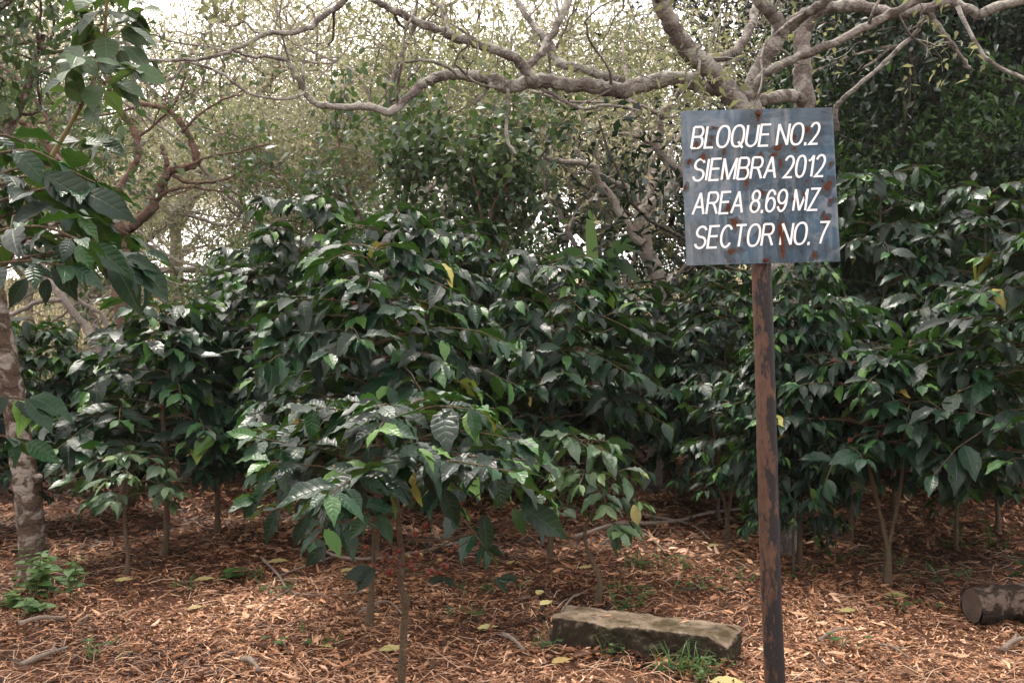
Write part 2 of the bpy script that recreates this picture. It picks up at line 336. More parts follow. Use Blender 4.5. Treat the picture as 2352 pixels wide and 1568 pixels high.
def mat_block():
    m, nt, out = new_mat('mossy_concrete'); co = obj_co(nt)
    n1 = noise(nt, co, 6, 6, .65); n2 = noise(nt, co, 60, 5, .65); n3 = noise(nt, co, 16, 5)
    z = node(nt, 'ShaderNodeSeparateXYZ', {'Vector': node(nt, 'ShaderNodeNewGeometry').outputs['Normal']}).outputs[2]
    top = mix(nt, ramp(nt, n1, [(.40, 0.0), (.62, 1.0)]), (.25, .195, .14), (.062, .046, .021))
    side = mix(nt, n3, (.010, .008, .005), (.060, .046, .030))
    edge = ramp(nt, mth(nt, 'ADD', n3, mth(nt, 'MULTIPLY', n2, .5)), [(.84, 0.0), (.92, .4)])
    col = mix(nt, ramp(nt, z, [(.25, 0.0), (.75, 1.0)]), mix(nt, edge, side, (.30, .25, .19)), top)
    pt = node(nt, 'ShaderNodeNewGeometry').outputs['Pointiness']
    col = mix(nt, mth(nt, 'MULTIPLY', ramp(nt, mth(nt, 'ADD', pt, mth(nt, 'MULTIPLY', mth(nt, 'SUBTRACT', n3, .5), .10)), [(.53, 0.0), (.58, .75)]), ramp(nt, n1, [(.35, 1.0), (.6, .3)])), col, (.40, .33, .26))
    sp = ramp(nt, noise(nt, co, 95, 3, .7), [(.30, 1.0), (.36, 0.0)]); col = mix(nt, mth(nt, 'MULTIPLY', sp, .8), col, (.02, .016, .01))
    col = mix(nt, ramp(nt, noise(nt, co, 22, 4), [(.58, 0.0), (.64, .6)]), col, (.05, .05, .016))
    col = mix(nt, mth(nt, 'MULTIPLY', n2, .6), col, (.05, .04, .028), 'MULTIPLY')
    pb = node(nt, 'ShaderNodeBsdfPrincipled', {'Base Color': col, 'Roughness': .92, 'Specular IOR Level': .15, 'Normal': bump(nt, mth(nt, 'ADD', n2, n3), .9, .012)})
    nt.links.new(pb.outputs[0], out.inputs[0]); return m
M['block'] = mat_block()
def mat_cut():
    m, nt, out = new_mat('sawn_wood'); co = obj_co(nt)
    d = node(nt, 'ShaderNodeVectorMath', {0: node(nt, 'ShaderNodeMapping', {'Vector': co, 'Scale': (0, 1, 1)}).outputs[0]}, operation='LENGTH').outputs['Value']
    n = noise(nt, co, 18, 4)
    rg = mth(nt, 'SINE', mth(nt, 'ADD', mth(nt, 'MULTIPLY', d, 520), mth(nt, 'MULTIPLY', n, 7)))
    col = mix(nt, mth(nt, 'MULTIPLY_ADD', rg, .3, .4), (.06, .038, .026), (.15, .10, .07)); col = mix(nt, n, col, (.05, .035, .025))
    pb = node(nt, 'ShaderNodeBsdfPrincipled', {'Base Color': col, 'Roughness': .9, 'Normal': bump(nt, rg, .4, .004)})
    nt.links.new(pb.outputs[0], out.inputs[0]); return m
M['cut'] = mat_cut()

# ------------------------------------------------------------------ the setting: one ground sheet
def make_ground():
    a = np.linspace(-1, 1, 181); xs = 300*np.sinh(4.2*a)/np.sinh(4.2)
    b = np.linspace(0, 1, 240); ys = -40+0*b; t = np.linspace(-1, 1, 240); ys = 6+np.where(t < 0, 60, 420)*np.sinh(4.0*t)/np.sinh(4.0)
    X, Y = np.meshgrid(xs, ys); Z = gz(X, Y); V = np.stack([X, Y, Z], -1).reshape(-1, 3)
    n, k = X.shape; I = np.arange(n*k).reshape(n, k)
    q = np.stack([I[:-1, :-1], I[:-1, 1:], I[1:, 1:], I[1:, :-1]], -1).reshape(-1, 4)
    mb = MB(); mb.add(V, q); tag(mb.build('ground', M['ground']), kind='structure')
make_ground()

# ------------------------------------------------------------------ leaf litter and ground cover (stuff)
def scatter_litter():
    rg = np.random.default_rng(11)
    mb = MB()
    def field(n, y0, y1, tpls, s0, s1, margin=1.15, tilt=.35, zoff=.012):
        u = rg.random(n); y = np.sqrt(y0*y0+u*(y1*y1-y0*y0)); x = (rg.random(n)*2-1)*y*(1176/F)*margin
        z = gz(x, y)+zoff*rg.random(n)+.004
        az = rg.random(n)*2*math.pi; X = np.stack([np.cos(az), np.sin(az), rg.normal(0, tilt, n)], -1)
        Zh = np.stack([rg.normal(0, .5, n), rg.normal(0, .5, n), np.where(rg.random(n) < .5, 1.0, -1.0)], -1)
        mottle_shade = .10*np.sin(1.9*x+.7*y)+.08*np.sin(2.7*y-1.2*x+2)+.09*np.sin(5.3*x+2.1*y)*np.sin(4.7*y+1)-.10*sst(5.6, 7.5, y)  # mottled tone, with the shade under the bushes put into the tint
        bare = (y-5.0)*.02  # lowers the tint a little more with distance
        tint = np.clip(rg.beta(1.5, 1.6, n)+mottle_shade*1.4-bare*.3, 0, 1); sc = rg.uniform(s0, s1, n)
        which = rg.integers(0, len(tpls), n); which[rg.random(n) > .85+.55*np.sin(3.1*x+1.3*y)*np.sin(2.3*y-.9*x+1)] = 99
        for i, tp in enumerate(tpls):
            k = which == i; mb.leaves(tp, np.stack([x, y, z], -1)[k], X[k], Zh[k], sc[k], tint[k])
    field(30000, 4.1, 7.6, DRY, .022, .072, zoff=.020, tilt=.22)
    field(2200, 4.1, 7.6, DRY, .08, .13, zoff=.028, tilt=.2)
    field(6500, 4.1, 8.5, FLAT, .03, .085, zoff=.026, tilt=.16)
    field(52000, 4.1, 6.8, DRY_LO, .012, .038, zoff=.024)
    field(30000, 7.4, 11, DRY_LO, .04, .105, tilt=.22)
    field(16000, 11, 18, DRY_LO, .08, .15)
    n = 434; a_ = math.atan2(-.32, .904); t_ = rg.random(n); off = -.02-.10*rg.random(n)**2; hz = .045*np.exp(off/.05)+.01; off[-14:] = .03+.19*rg.random(14); hz[-14:] = .186      # a drift against the block
    px = .203+t_*.96*math.cos(a_)-off*math.sin(a_); py = 5.13+t_*.96*math.sin(a_)+off*math.cos(a_); az = rg.random(n)*6.28
    mb.leaves(DRY[3], np.stack([px, py, hz], -1), np.stack([np.cos(az), np.sin(az), rg.normal(0, .3, n)], -1), np.stack([rg.normal(0, .5, n), rg.normal(0, .5, n), np.ones(n)], -1), rg.uniform(.03, .09, n), rg.random(n)*.9)
    tag(mb.build('leaf_litter', M['litter']), 'deep brown carpet of dry curled leaves under the coffee rows', 'leaf litter', kind='stuff')
    mb = MB(); n = 6500                                   # straw-thin stalks
    y = 4.1+5.4*rg.random(n)**1.6; x = (rg.random(n)*2-1)*y*.6; z = gz(x, y)+.012+.025*rg.random(n)
    az = rg.random(n)*math.pi; L = rg.uniform(.04, .22, n)
    for i in range(n):
        d = np.array([math.cos(az[i]), math.sin(az[i]), rg.normal(0, .10)]); p = np.array([x[i], y[i], z[i]])
        mid = p+d*L[i]*.5+np.array([0, 0, .1*L[i]])+rg.normal(0, .05*L[i], 3)
        mb.tube([p, mid, p+d*L[i]], rg.uniform(.0007, .0018), 3, float(rg.random()), cap=False)
    tag(mb.build('straw', M['straw']), 'thin pale stalks and straw scattered over the leaf litter', 'straw', kind='stuff')
    mb = MB()                                             # small green weeds between the leaves
    spots = [(1500, 1310, 40, .22), (1440, 1380, 18, .15), (560, 1330, 10, .1), (640, 1360, 12, .12), (2150, 1330, 24, .25), (2220, 1260, 20, .2), (1600, 1360, 12, .15), (1830, 1320, 14, .2), (2080, 1400, 14, .2), (1060, 1420, 10, .1), (230, 1510, 10, .12), (1940, 1490, 8, .1), (1150, 1360, 14, .2), (1250, 1500, 8, .1), (700, 1480, 8, .15), (2000, 1300, 20, .25), (1700, 1330, 10, .15), (420, 1360, 8, .1)]
    for u, v, n, rad in spots:
        c = ground_pt(u, v)
        for _ in range(n):
            a = rg.random()*6.28; r0 = rad*math.sqrt(rg.random()); b = c+[r0*math.cos(a)*1.4, r0*math.sin(a), 0]; b[2] = gz(b[0], b[1])+.015
            if rg.random() < .45:
                k = 4; az = rg.random(k)*6.28; X = np.stack([np.cos(az)*.35, np.sin(az)*.35, np.ones(k)], -1)
                X[:, 2] = rg.uniform(.2, 1.2, k); mb.leaves(BLADE, np.tile(b, (k, 1)), X, np.tile(UP, (k, 1))+.3*X, rg.uniform(.04, .13, k), rg.random(k))
            else:
                h = rg.uniform(.02, .06); mb.tube([b, b+[0, 0, h]], .0012, 3, .3, cap=False)
                k = 4; az = rg.random()*6.28+np.arange(k)*1.57; X = np.stack([np.cos(az), np.sin(az), np.full(k, .2)], -1)
                mb.leaves(OVATE[0], np.tile(b+[0, 0, h], (k, 1)), X, np.tile(UP, (k, 1)), rg.uniform(.02, .045), rg.random(k))
    tag(mb.build('weeds', M['weed']), 'low green weeds and grass blades sprouting through the leaf litter', 'weeds', kind='stuff')
scatter_litter()

# ------------------------------------------------------------------ coffee bushes
def add_leaves(lm, tpls, rg, pos, X, Zh, sc, tint):
    pos = np.asarray(pos); X = np.asarray(X); Zh = np.asarray(Zh); sc = np.asarray(sc); tint = np.asarray(tint)
    w = rg.integers(0, len(tpls), len(pos))
    for i, tp in enumerate(tpls):
        k = w == i; lm.leaves(tp, pos[k], X[k], Zh[k], sc[k], tint[k])
class Acc:
    def __init__(s): s.p=[]; s.x=[]; s.z=[]; s.s=[]; s.t=[]
    def put(s, p, x, z, sc, t): s.p.append(p); s.x.append(x); s.z.append(z); s.s.append(sc); s.t.append(t)
def leafy_branch(rg, acc, sm, tm, pts, leaf, smin, r0, spacing=.055, droop=.45, tip=True, sides=5):
    """a branch tube with opposite pairs of hanging leaves on its outer part"""
    pts = np.asarray(pts); seg = np.linalg.norm(np.diff(pts, axis=0), axis=1); cum = np.concatenate([[0], np.cumsum(seg)]); L = cum[-1]
    sm.tube(pts, np.linspace(r0, r0*.45, len(pts)), sides, .5, cap=False)
    def at(s):
        q = s*L; i = min(np.searchsorted(cum, q, 'right')-1, len(seg)-1); f = (q-cum[i])/seg[i]
        return pts[i]*(1-f)+pts[i+1]*f, nrm(pts[i+1]-pts[i])
    n = max(1, int(L*(1-smin)/spacing))
    for k in range(n):
        s = smin+(1-smin)*(k+.5+rg.uniform(-.3, .3))/n; p, b = at(min(s, .995))
        side = nrm(np.cross(b, UP)+1e-4); old = (1-s)
        for sg in (1, -1):
            if rg.random() < .10+.25*old: continue
            x = nrm(side*sg*rg.uniform(.6, 1.1)+b*rg.uniform(.25, .9)-UP*rg.uniform(-.15, .15+1.2*droop)+rg.normal(0, .2, 3))
            z = nrm(UP+b*.3+side*sg*.25+rg.normal(0, .28, 3))
            acc.put(p+x*.012, x, z, leaf*rg.uniform(.6, 1.3)*(1-.25*max(0, s-.8)/.2), float(np.clip(rg.beta(2, 2.6)*.85+.10*s, 0, .9)) if rg.random() > .035 else rg.uniform(.92, 1.0))
    if tip:
        p, b = at(1.0); side = nrm(np.cross(b, UP)+1e-4)
        for sg in (1, -1):
            acc.put(p, nrm(b*.9+side*sg*.55+UP*rg.uniform(-.35, .35)), nrm(UP+rg.normal(0, .3, 3)), leaf*rg.uniform(.45, .8), float(rg.uniform(.6, .95)))
def berry_cluster(rg, bm, p, n, r=.0075):
    for _ in range(n):
        c = p+nrm(rg.normal(0, 1, 3))*.011; th = np.linspace(0, math.pi, 5)[1:-1]; an = np.arange(6)*math.pi/3
        V = [[0, 0, 1]]+[[math.sin(t)*math.cos(a), math.sin(t)*math.sin(a), math.cos(t)] for t in th for a in an]+[[0, 0, -1]]
        q = [(1+i*6+j, 1+(i+1)*6+j, 1+(i+1)*6+(j+1) % 6, 1+i*6+(j+1) % 6) for i in range(2) for j in range(6)]
        t = [(0, 1+j, 1+(j+1) % 6) for j in range(6)]+[(19, 13+(j+1) % 6, 13+j) for j in range(6)]
        bm.add(c+np.array(V)*r*rg.uniform(.85, 1.15), q, t, None, float(rg.random()))
def coffee_bush(seed, h, r, t0=.30, nb=34, leaf=.19, stems=1, detail='hi', berries=30, fork=.16, sway=.05, spacing=.068, leafm='coffee'):
    """one coffee bush round its own base: stem, foliage, cherries"""
    rg = np.random.default_rng(seed); root = empty('coffee_bush')
    sm, lm, bm = MB(), MB(), MB(); acc = Acc()
    for k in range(stems):
        a = k*2*math.pi/stems+rg.uniform(-.4, .4) if stems > 1 else rg.random()*6.28
        sp = (.085*h if stems > 1 else sway*h)
        base = np.zeros(3); f = np.array([0, 0, fork])
        top = np.array([sp*math.cos(a), sp*.6*math.sin(a), h*rg.uniform(.92, 1.0) if k else h])
        kn = [base, f] if stems > 1 else [base, np.array([.015, -.01, fork])]
        for s in (.3, .55, .8): kn.append(f+(top-f)*s+np.array([*rg.normal(0, .018, 2), 0])+np.array([sp*.35*math.cos(a)*(1 if stems > 1 else 0)*math.sin(math.pi*s), 0, 0]))
        kn.append(top); st = spline(kn, 4)
        rr = .013+.004*h; sm.tube(st, (np.linspace(rr, .005, len(st))+.6*rr*np.exp(-st[:, 2]/.06))*(1+.10*rg.normal(0, 1, len(st))), 7, .5)
        zs = st[:, 2]; n = nb//stems; az = rg.random()*6.28
        for i in range(n):
            t = t0+(1-t0)*(i+rg.random()*.7)/n; z = t*h; j = min(np.searchsorted(zs, z), len(st)-1); p = st[j]
            tt = (t-t0)/(1-t0); L = r*(.42+.58*(1-abs(tt-.38)/.62 if tt > .38 else 1-.25*(.38-tt)/.38))*rg.uniform(.75, 1.12)
            az += math.pi*(1 if i % 2 else .5)+rg.uniform(-.45, .45); o = np.array([math.cos(az), math.sin(az), 0])
            rise = rg.uniform(.25, .75)*(.5+.7*tt); sag = rise+rg.uniform(-.15, .45)*(1.15-tt)
            q = [p+o*L*s+UP*(L*(rise*s-sag*s*s)) for s in np.linspace(0, 1, 6)]
            q = np.array(q)+np.cumsum(rg.normal(0, .008, (6, 3)), 0)
            sm_ = .28 if tt > .4 else .42
            leafy_branch(rg, acc, sm, None, q, leaf, sm_, .0055, spacing)
            for _ in range(rg.integers(1, 3)):
                s = rg.uniform(.3, .7); k0 = int(s*5); da = az+rg.choice([-1, 1])*rg.uniform(.4, 1.0); o2 = np.array([math.cos(da), math.sin(da), 0]); l2 = L*rg.uniform(.35, .6)
                q2 = [q[k0]+o2*l2*w+UP*(l2*(.4*w-.5*w*w)) for w in np.linspace(0, 1, 4)]
                leafy_branch(rg, acc, sm, None, q2, leaf*.95, .25, .0035, spacing)
            if berries and tt < .75 and rg.random() < berries/n/1.5:
                for s in rg.uniform(.1, .5, 3): berry_cluster(rg, bm, q[int(s*5)], int(rg.integers(2, 6)))
        for w in range(8):
            a2 = w*2.4; acc.put(top-UP*.03*(w//2), nrm([math.cos(a2), math.sin(a2), rg.uniform(-.2, .9)]), nrm(UP+rg.normal(0, .2, 3)), leaf*rg.uniform(.5, .95), float(rg.uniform(.5, .95)))
    add_leaves(lm, COFFEE_HI if detail == 'hi' else COFFEE_LO, rg, acc.p, acc.x, acc.z, acc.s, acc.t)
    sm.build('stem', M['bark_coffee'], root); lm.build('foliage', M[leafm], root)
    if bm.n: tag(bm.build('cherries', M['cherry'], root), kind='stuff')
    return root

GR = 'coffee bushes in the plantation rows'
VAR = {}
def var(key, **kw):
    VAR[key] = (kw, None)
def place(key, u, d, h, rot, label, group=GR, rs=1.0):
    """first use moves the variant itself, later uses copy it and its parts; h is the wanted height"""
    kw, o = VAR[key]
    if o is None: o = coffee_bush(**kw); VAR[key] = (kw, o)
    else: o = copy_tree(o)
    x = (u-1176)/F*d; s = h/kw['h']
    o.location = (x, d, float(gz(x, d))-.01); o.rotation_euler = (0, 0, rot); o.scale = (s*rs, s*rs, s)
    tag(o, label, 'coffee bush', group); return o
var('mid_a', seed=21, h=2.1, r=.78, t0=.34, nb=44, detail='hi', berries=26)
var('mid_b', seed=22, h=2.1, r=.74, t0=.36, nb=40, detail='hi', berries=20)
var('tall_a', seed=23, h=2.6, r=.86, t0=.24, nb=58, detail='hi', berries=20)
var('tall_b', seed=24, h=2.6, r=.90, t0=.22, nb=60, detail='hi', berries=14)
var('tall_c', seed=25, h=2.7, r=.92, t0=.18, nb=62, detail='hi', berries=10)
var('small', seed=26, h=1.0, r=.36, t0=.50, nb=16, leaf=.155, detail='hi', berries=0, leafm='coffee_pale')
var('small_b', seed=27, h=.85, r=.34, t0=.55, nb=12, leaf=.15, detail='hi', berries=0, leafm='coffee_pale')
var('shoots', seed=28, h=1.3, r=.40, t0=.40, nb=20, leaf=.155, stems=2, detail='hi', berries=0, fork=.22)
var('vee', seed=29, h=1.55, r=.66, t0=.54, nb=42, leaf=.185, stems=2, detail='hi', berries=22, fork=.24)
var('low_a', seed=30, h=1.75, r=.62, t0=.30, nb=38, detail='hi', berries=8)

place('mid_a', 845, 5.6, 2.12, .4, 'broad bush directly behind the small red-berried coffee bush in front')
place('tall_a', 690, 8.0, 2.68, 1.1, 'tallest coffee bush left of centre, its top rising above its neighbours', rs=.95)
place('mid_b', 1265, 7.3, 2.2, 2.2, 'round-topped coffee bush in the middle of the photo, below the hanging dead branch')
place('small', 1370, 5.94, 1.0, .3, 'knee-high coffee bush on a thin bent stem just behind the concrete block', rs=1.0)
place('shoots', 1670, 7.85, 1.26, .2, 'thin low coffee bush with two upright shoots close left of the sign post')
place('vee', 2040, 6.5, 1.58, .1, 'coffee bush on a V-shaped double stem right of the sign post')
place('mid_b', 1950, 7.7, 1.9, .7, 'coffee bush rising behind the V-stemmed bush right of the post')
place('mid_a', 2440, 5.9, 2.2, 2.9, 'coffee bush at the right edge with low sprays of leaves above the log')
place('small_b', 290, 6.7, .85, 1.9, 'knee-high coffee bush with pale mottled leaves right of the spotted trunk', rs=1.1)
place('low_a', 375, 7.4, 1.9, .5, 'coffee bush on a dark stem behind the pale mottled low bush', rs=1.2)
place('low_a', 500, 8.3, 1.85, 2.5, 'low dark coffee bush left of the tallest bush', rs=1.2)
place('tall_b', 2050, 8.8, 3.02, .3, 'tall coffee bush with its peak just right of the sign panel', rs=.95)
place('tall_c', 2290, 8.3, 2.85, 1.3, 'tall coffee bush at the right edge below the bright green shrub', rs=.95)
place('tall_a', 1650, 9.0, 2.2, 2.0, 'coffee bush whose top sits just under the lower left corner of the sign')
place('tall_b', 1050, 9.2, 2.66, 2.7, 'tall bush right of the tallest one, below the leafy understorey tree', rs=.85)
place('low_a', 90, 8.7, 1.76, 1.3, 'small coffee bush with a dark crown beside the spotted trunk', rs=.9)
place('tall_a', 1835, 7.0, 2.1, 2.1, 'coffee bush right behind the sign post hiding the foot of the large tree trunk', rs=.8)
place('low_a', 1460, 9.6, 2.1, 3.6, 'coffee bush below the banana plant', rs=1.2)
place('mid_b', 870, 7.3, 2.5, 4.0, 'coffee bush filling the gap right of the tallest bush')
place('low_a', 215, 9.0, 1.5, 4.4, 'low coffee bush in front of the dry hillside at left', rs=1.2)
place('mid_b', 1835, 6.95, 1.85, .9, 'coffee bush between the V-stemmed bush and the sign post', rs=.85)
place('tall_c', 1825, 6.85, 1.5, 2.9, 'low dark coffee bush at the foot of the large shade tree behind the sign post', rs=.8)
place('tall_b', 2200, 7.6, 2.0, 3.3, 'coffee bush behind the V-stemmed bush towards the right edge')
place('tall_c', -60, 8.0, 1.8, .9, 'coffee bush at the left edge half hidden by the spotted trunk')
rg0 = np.random.default_rng(77)
keys = ['tall_a', 'tall_b', 'tall_c', 'low_a']
topv = ([-400, 0, 180, 260, 440, 560, 700, 860, 960, 1050, 1180, 1250, 1400, 1600, 1800, 1900, 2050, 2352, 2800], [760, 760, 880, 760, 730, 560, 500, 500, 580, 540, 590, 640, 680, 680, 650, 540, 430, 460, 460])
for row, d in enumerate((10.4, 11.7, 13.1, 14.6)):
    n = int(d*1.45/1.25)
    for i in range(n):
        u = 1176+((i+.5)/n-.5)*2352*1.3+rg0.uniform(-60, 60); dd = d+rg0.uniform(-.4, .4)
        tv = np.interp(u, *topv)+20; h = min(CAMZ+(784-tv)/F*dd, 2.75)*rg0.uniform(.9, 1.0)
        if u < 330 and row > 1: continue
        place(keys[rg0.integers(0, 4)], u, dd, max(h, 1.2), rg0.random()*6.28, 'coffee bush in the dark rows behind the front bushes', 'coffee bushes in the back rows', rs=1.1)

# --- the foreground bush with red cherries, branch by branch
def front_bush():
    rg = np.random.default_rng(3); D = 3.3
    base = P(918, 1893, D); root = empty('coffee_bush', base); B = base
    tag(root, 'small coffee bush with clusters of red cherries at the front, its thin stem bare below', 'coffee bush', GR)
    sm, tm, lm = MB(), MB(), MB(); acc = Acc(); Q = lambda u, v, dd=0: P(u, v, D+dd)-B
    st = spline([Q(918, 1893), Q(921, 1700), Q(922, 1568), Q(929, 1430), Q(931, 1375), Q(919, 1340), Q(924, 1290), Q(915, 1200), Q(908, 1080), Q(906, 980), Q(905, 930)], 4)
    rad = np.linspace(.0145, .007, len(st)); rad[14:18] *= [1.15, 1.45, 1.5, 1.15]
    sm.tube(st, rad*(1+.06*rg.normal(0, 1, len(st))), 9)
    L = [  # branches: knots (u, v, depth offset), where leaves begin
        ([(906, 990, 0), (800, 945, -.12), (700, 935, -.22)], .35), ([(906, 1000, 0), (760, 965, .1), (600, 985, .16)], .3),
        ([(907, 1020, 0), (760, 1030, -.05), (590, 1005, -.15)], .35), ([(908, 1060, 0), (800, 1040, .15), (690, 1075, .3)], .4),
        ([(909, 1090, 0), (780, 1075, -.15), (620, 1060, -.25)], .45), ([(905, 985, 0), (985, 935, -.1), (1090, 940, -.2)], .3),
        ([(906, 995, 0), (1040, 960, .1), (1160, 985, .2)], .3), ([(907, 1020, 0), (1050, 990, -.08), (1190, 1010, -.16)], .35),
        ([(908, 1055, 0), (1060, 1040, .05), (1230, 1060, .12)], .4), ([(909, 1085, 0), (1010, 1045, -.2), (1150, 1055, -.35)], .4),
        ([(910, 1110, 0), (1080, 1090, -.05), (1240, 1130, -.1)], .5), ([(912, 1150, 0), (780, 1110, .1), (650, 1120, .2)], .5),
        ([(906, 975, 0), (890, 930, -.2), (870, 935, -.42)], .25), ([(906, 985, 0), (950, 945, .15), (980, 930, .4)], .25),
        ([(907, 1015, 0), (870, 985, .2), (830, 975, .45)], .3), ([(908, 1040, 0), (940, 1020, -.2), (960, 1030, -.45)], .35),
        ([(913, 1170, 0), (830, 1200, .05), (700, 1185, .03), (590, 1150, -.02)], .8), ([(918, 1240, 0), (1050, 1235, .02), (1170, 1195, .05), (1245, 1180, .06)], .82),
        ([(908, 1070, 0), (880, 1060, -.25), (850, 1080, -.5)], .4), ([(909, 1100, 0), (960, 1100, .2), (1010, 1110, .45)], .5),
        ([(905, 965, 0), (850, 930, .05), (800, 920, .1)], .25), ([(905, 965, 0), (960, 920, 0), (1020, 915, .05)], .25)]
    ber = []
    for kn, s0 in L:
        q = spline([Q(*k) for k in kn], 5); leafy_branch(rg, acc, sm, None, q, .148, s0, .0048, .05, .4)
        if s0 < .5:
            q2 = q+np.linspace(0, 1, len(q))[:, None]*np.array([rg.normal(0, .05), rg.choice([-1, 1])*rg.uniform(.1, .25), rg.uniform(-.06, .04)]); leafy_branch(rg, acc, sm, None, q2, .14, s0, .0044, .055, .4)
    for kn in ([(918, 1230, 0), (840, 1190, .06), (770, 1160, .1)], [(922, 1280, 0), (860, 1210, -.05), (790, 1190, -.1)], [(920, 1260, 0), (1020, 1180, -.05), (1110, 1130, -.08)], [(922, 1290, 0), (1020, 1250, .06), (1130, 1180, .12)],
               [(923, 1300, 0), (870, 1270, .06), (800, 1255, .12)], [(923, 1310, 0), (990, 1290, -.06), (1080, 1240, -.1)], [(914, 1180, 0), (960, 1140, .05), (1000, 1090, .1)], [(924, 1315, 0), (870, 1310, -.06), (800, 1285, -.12)], [(924, 1320, 0), (985, 1315, .05), (1030, 1300, .1)]):
        q = spline([Q(*k) for k in kn], 5); sm.tube(q, np.linspace(.004, .0022, len(q)), 5, cap=False)
        ber += [q[int(i)] for i in rg.choice(np.arange(1, len(q)-1), 3, replace=False)]
    # leaves that hang singly: base (u, v), tip (u, v), depth
    for u0, v0, u1, v1, dd, sc, ti in [(716, 938, 716, 1008, -.28, 1, .8), (912, 955, 893, 1046, -.34, 1, .2), (1078, 935, 1098, 1008, -.3, 1, .7), (1018, 1120, 1048, 1205, -.2, 1, .5), (1180, 1165, 1208, 1225, -.1, 1, .85),
                                       (1195, 1160, 1305, 1230, -.08, 1, .5), (870, 1180, 900, 1245, -.2, 1, .75), (850, 1180, 800, 1235, -.2, .9, .8), (640, 1170, 600, 1245, -.1, 1, .3), (700, 1190, 675, 1250, -.05, 1, .25), (780, 1120, 760, 1190, -.2, 1, .15),
                                       (1110, 1180, 1125, 1270, -.05, 1, .2), (770, 1050, 745, 1140, -.3, 1, .2), (845, 1030, 850, 1105, -.3, 1, .25), (1215, 1000, 1248, 1060, -.1, 1, .4), (1140, 1090, 1160, 1165, -.2, 1, .3), (690, 1090, 640, 1150, 0, 1, .2),
                                       (865, 1310, 790, 1320, -.12, .9, .2), (860, 1305, 815, 1355, -.14, 1, .15), (985, 1335, 1020, 1330, .1, 1, .2), (1020, 1325, 1045, 1345, .1, 1, .25), (745, 1255, 700, 1300, -.1, .9, .3), (1145, 1330, 1190, 1325, .1, .9, .3), (1140, 1325, 1165, 1360, .1, 1, .2), (600, 1130, 550, 1185, -.02, .9, .7), (590, 1150, 600, 1105, -.02, .8, .75), (820, 1110, 835, 1180, -.25, .9, .3), (980, 1060, 1000, 1140, -.4, .9, .35)]:
        a, b = Q(u0, v0, dd), Q(u1, v1, dd-.02); x = b-a; acc.put(a, nrm(x), nrm(np.array([rg.normal(0, .25), -1, .55])), float(np.linalg.norm(x))*1.05, ti)
    for w in range(10):
        a2 = w*2.4; acc.put(st[-1]-UP*.012*w, nrm([math.cos(a2), math.sin(a2), rg.uniform(-.3, .5)]), UP, .13*rg.uniform(.6, 1), float(rg.uniform(.6, .97)))
    add_leaves(lm, COFFEE_HI, rg, acc.p, acc.x, acc.z, acc.s, acc.t)
    sm.build('stem', M['bark_coffee'], root); lm.build('foliage', M['coffee'], root)
    sph = MB(); th = np.linspace(0, math.pi, 8)[1:-1]; an = np.arange(10)*2*math.pi/10
    V = [[0, 0, 1]]+[[math.sin(t)*math.cos(a), math.sin(t)*math.sin(a), 1.12*math.cos(t)] for t in th for a in an]+[[0, 0, -1]]
    q = [(1+i*10+j, 1+(i+1)*10+j, 1+(i+1)*10+(j+1) % 10, 1+i*10+(j+1) % 10) for i in range(5) for j in range(10)]
    t = [(0, 1+j, 1+(j+1) % 10) for j in range(10)]+[(61, 51+(j+1) % 10, 51+j) for j in range(10)]
    sph.add(np.array(V)*.0078, q, t); first = sph.build('cherry', M['cherry'], root); gm = first.data.copy(); gm.materials.clear(); gm.materials.append(M['cherry_green'])
    ber += [st[i] for i in range(20, 34, 2)]; k = 0
    for p in ber:
        for _ in range(int(rg.integers(2, 5))):
            if k >= 92: break
            o = first if k == 0 else first.copy()
            if k: COL.objects.link(o); o.parent = root
            if k and rg.random() < .09: o.data = gm; o['label'] = 'unripe green-orange cherry'
            o.location = p+nrm(rg.normal(0, 1, 3)+np.array([0, 0, .2]))*.0105; o.rotation_euler = tuple(rg.random(3)*3); s = rg.uniform(.85, 1.15); o.scale = (s, s, s); k += 1
front_bush()

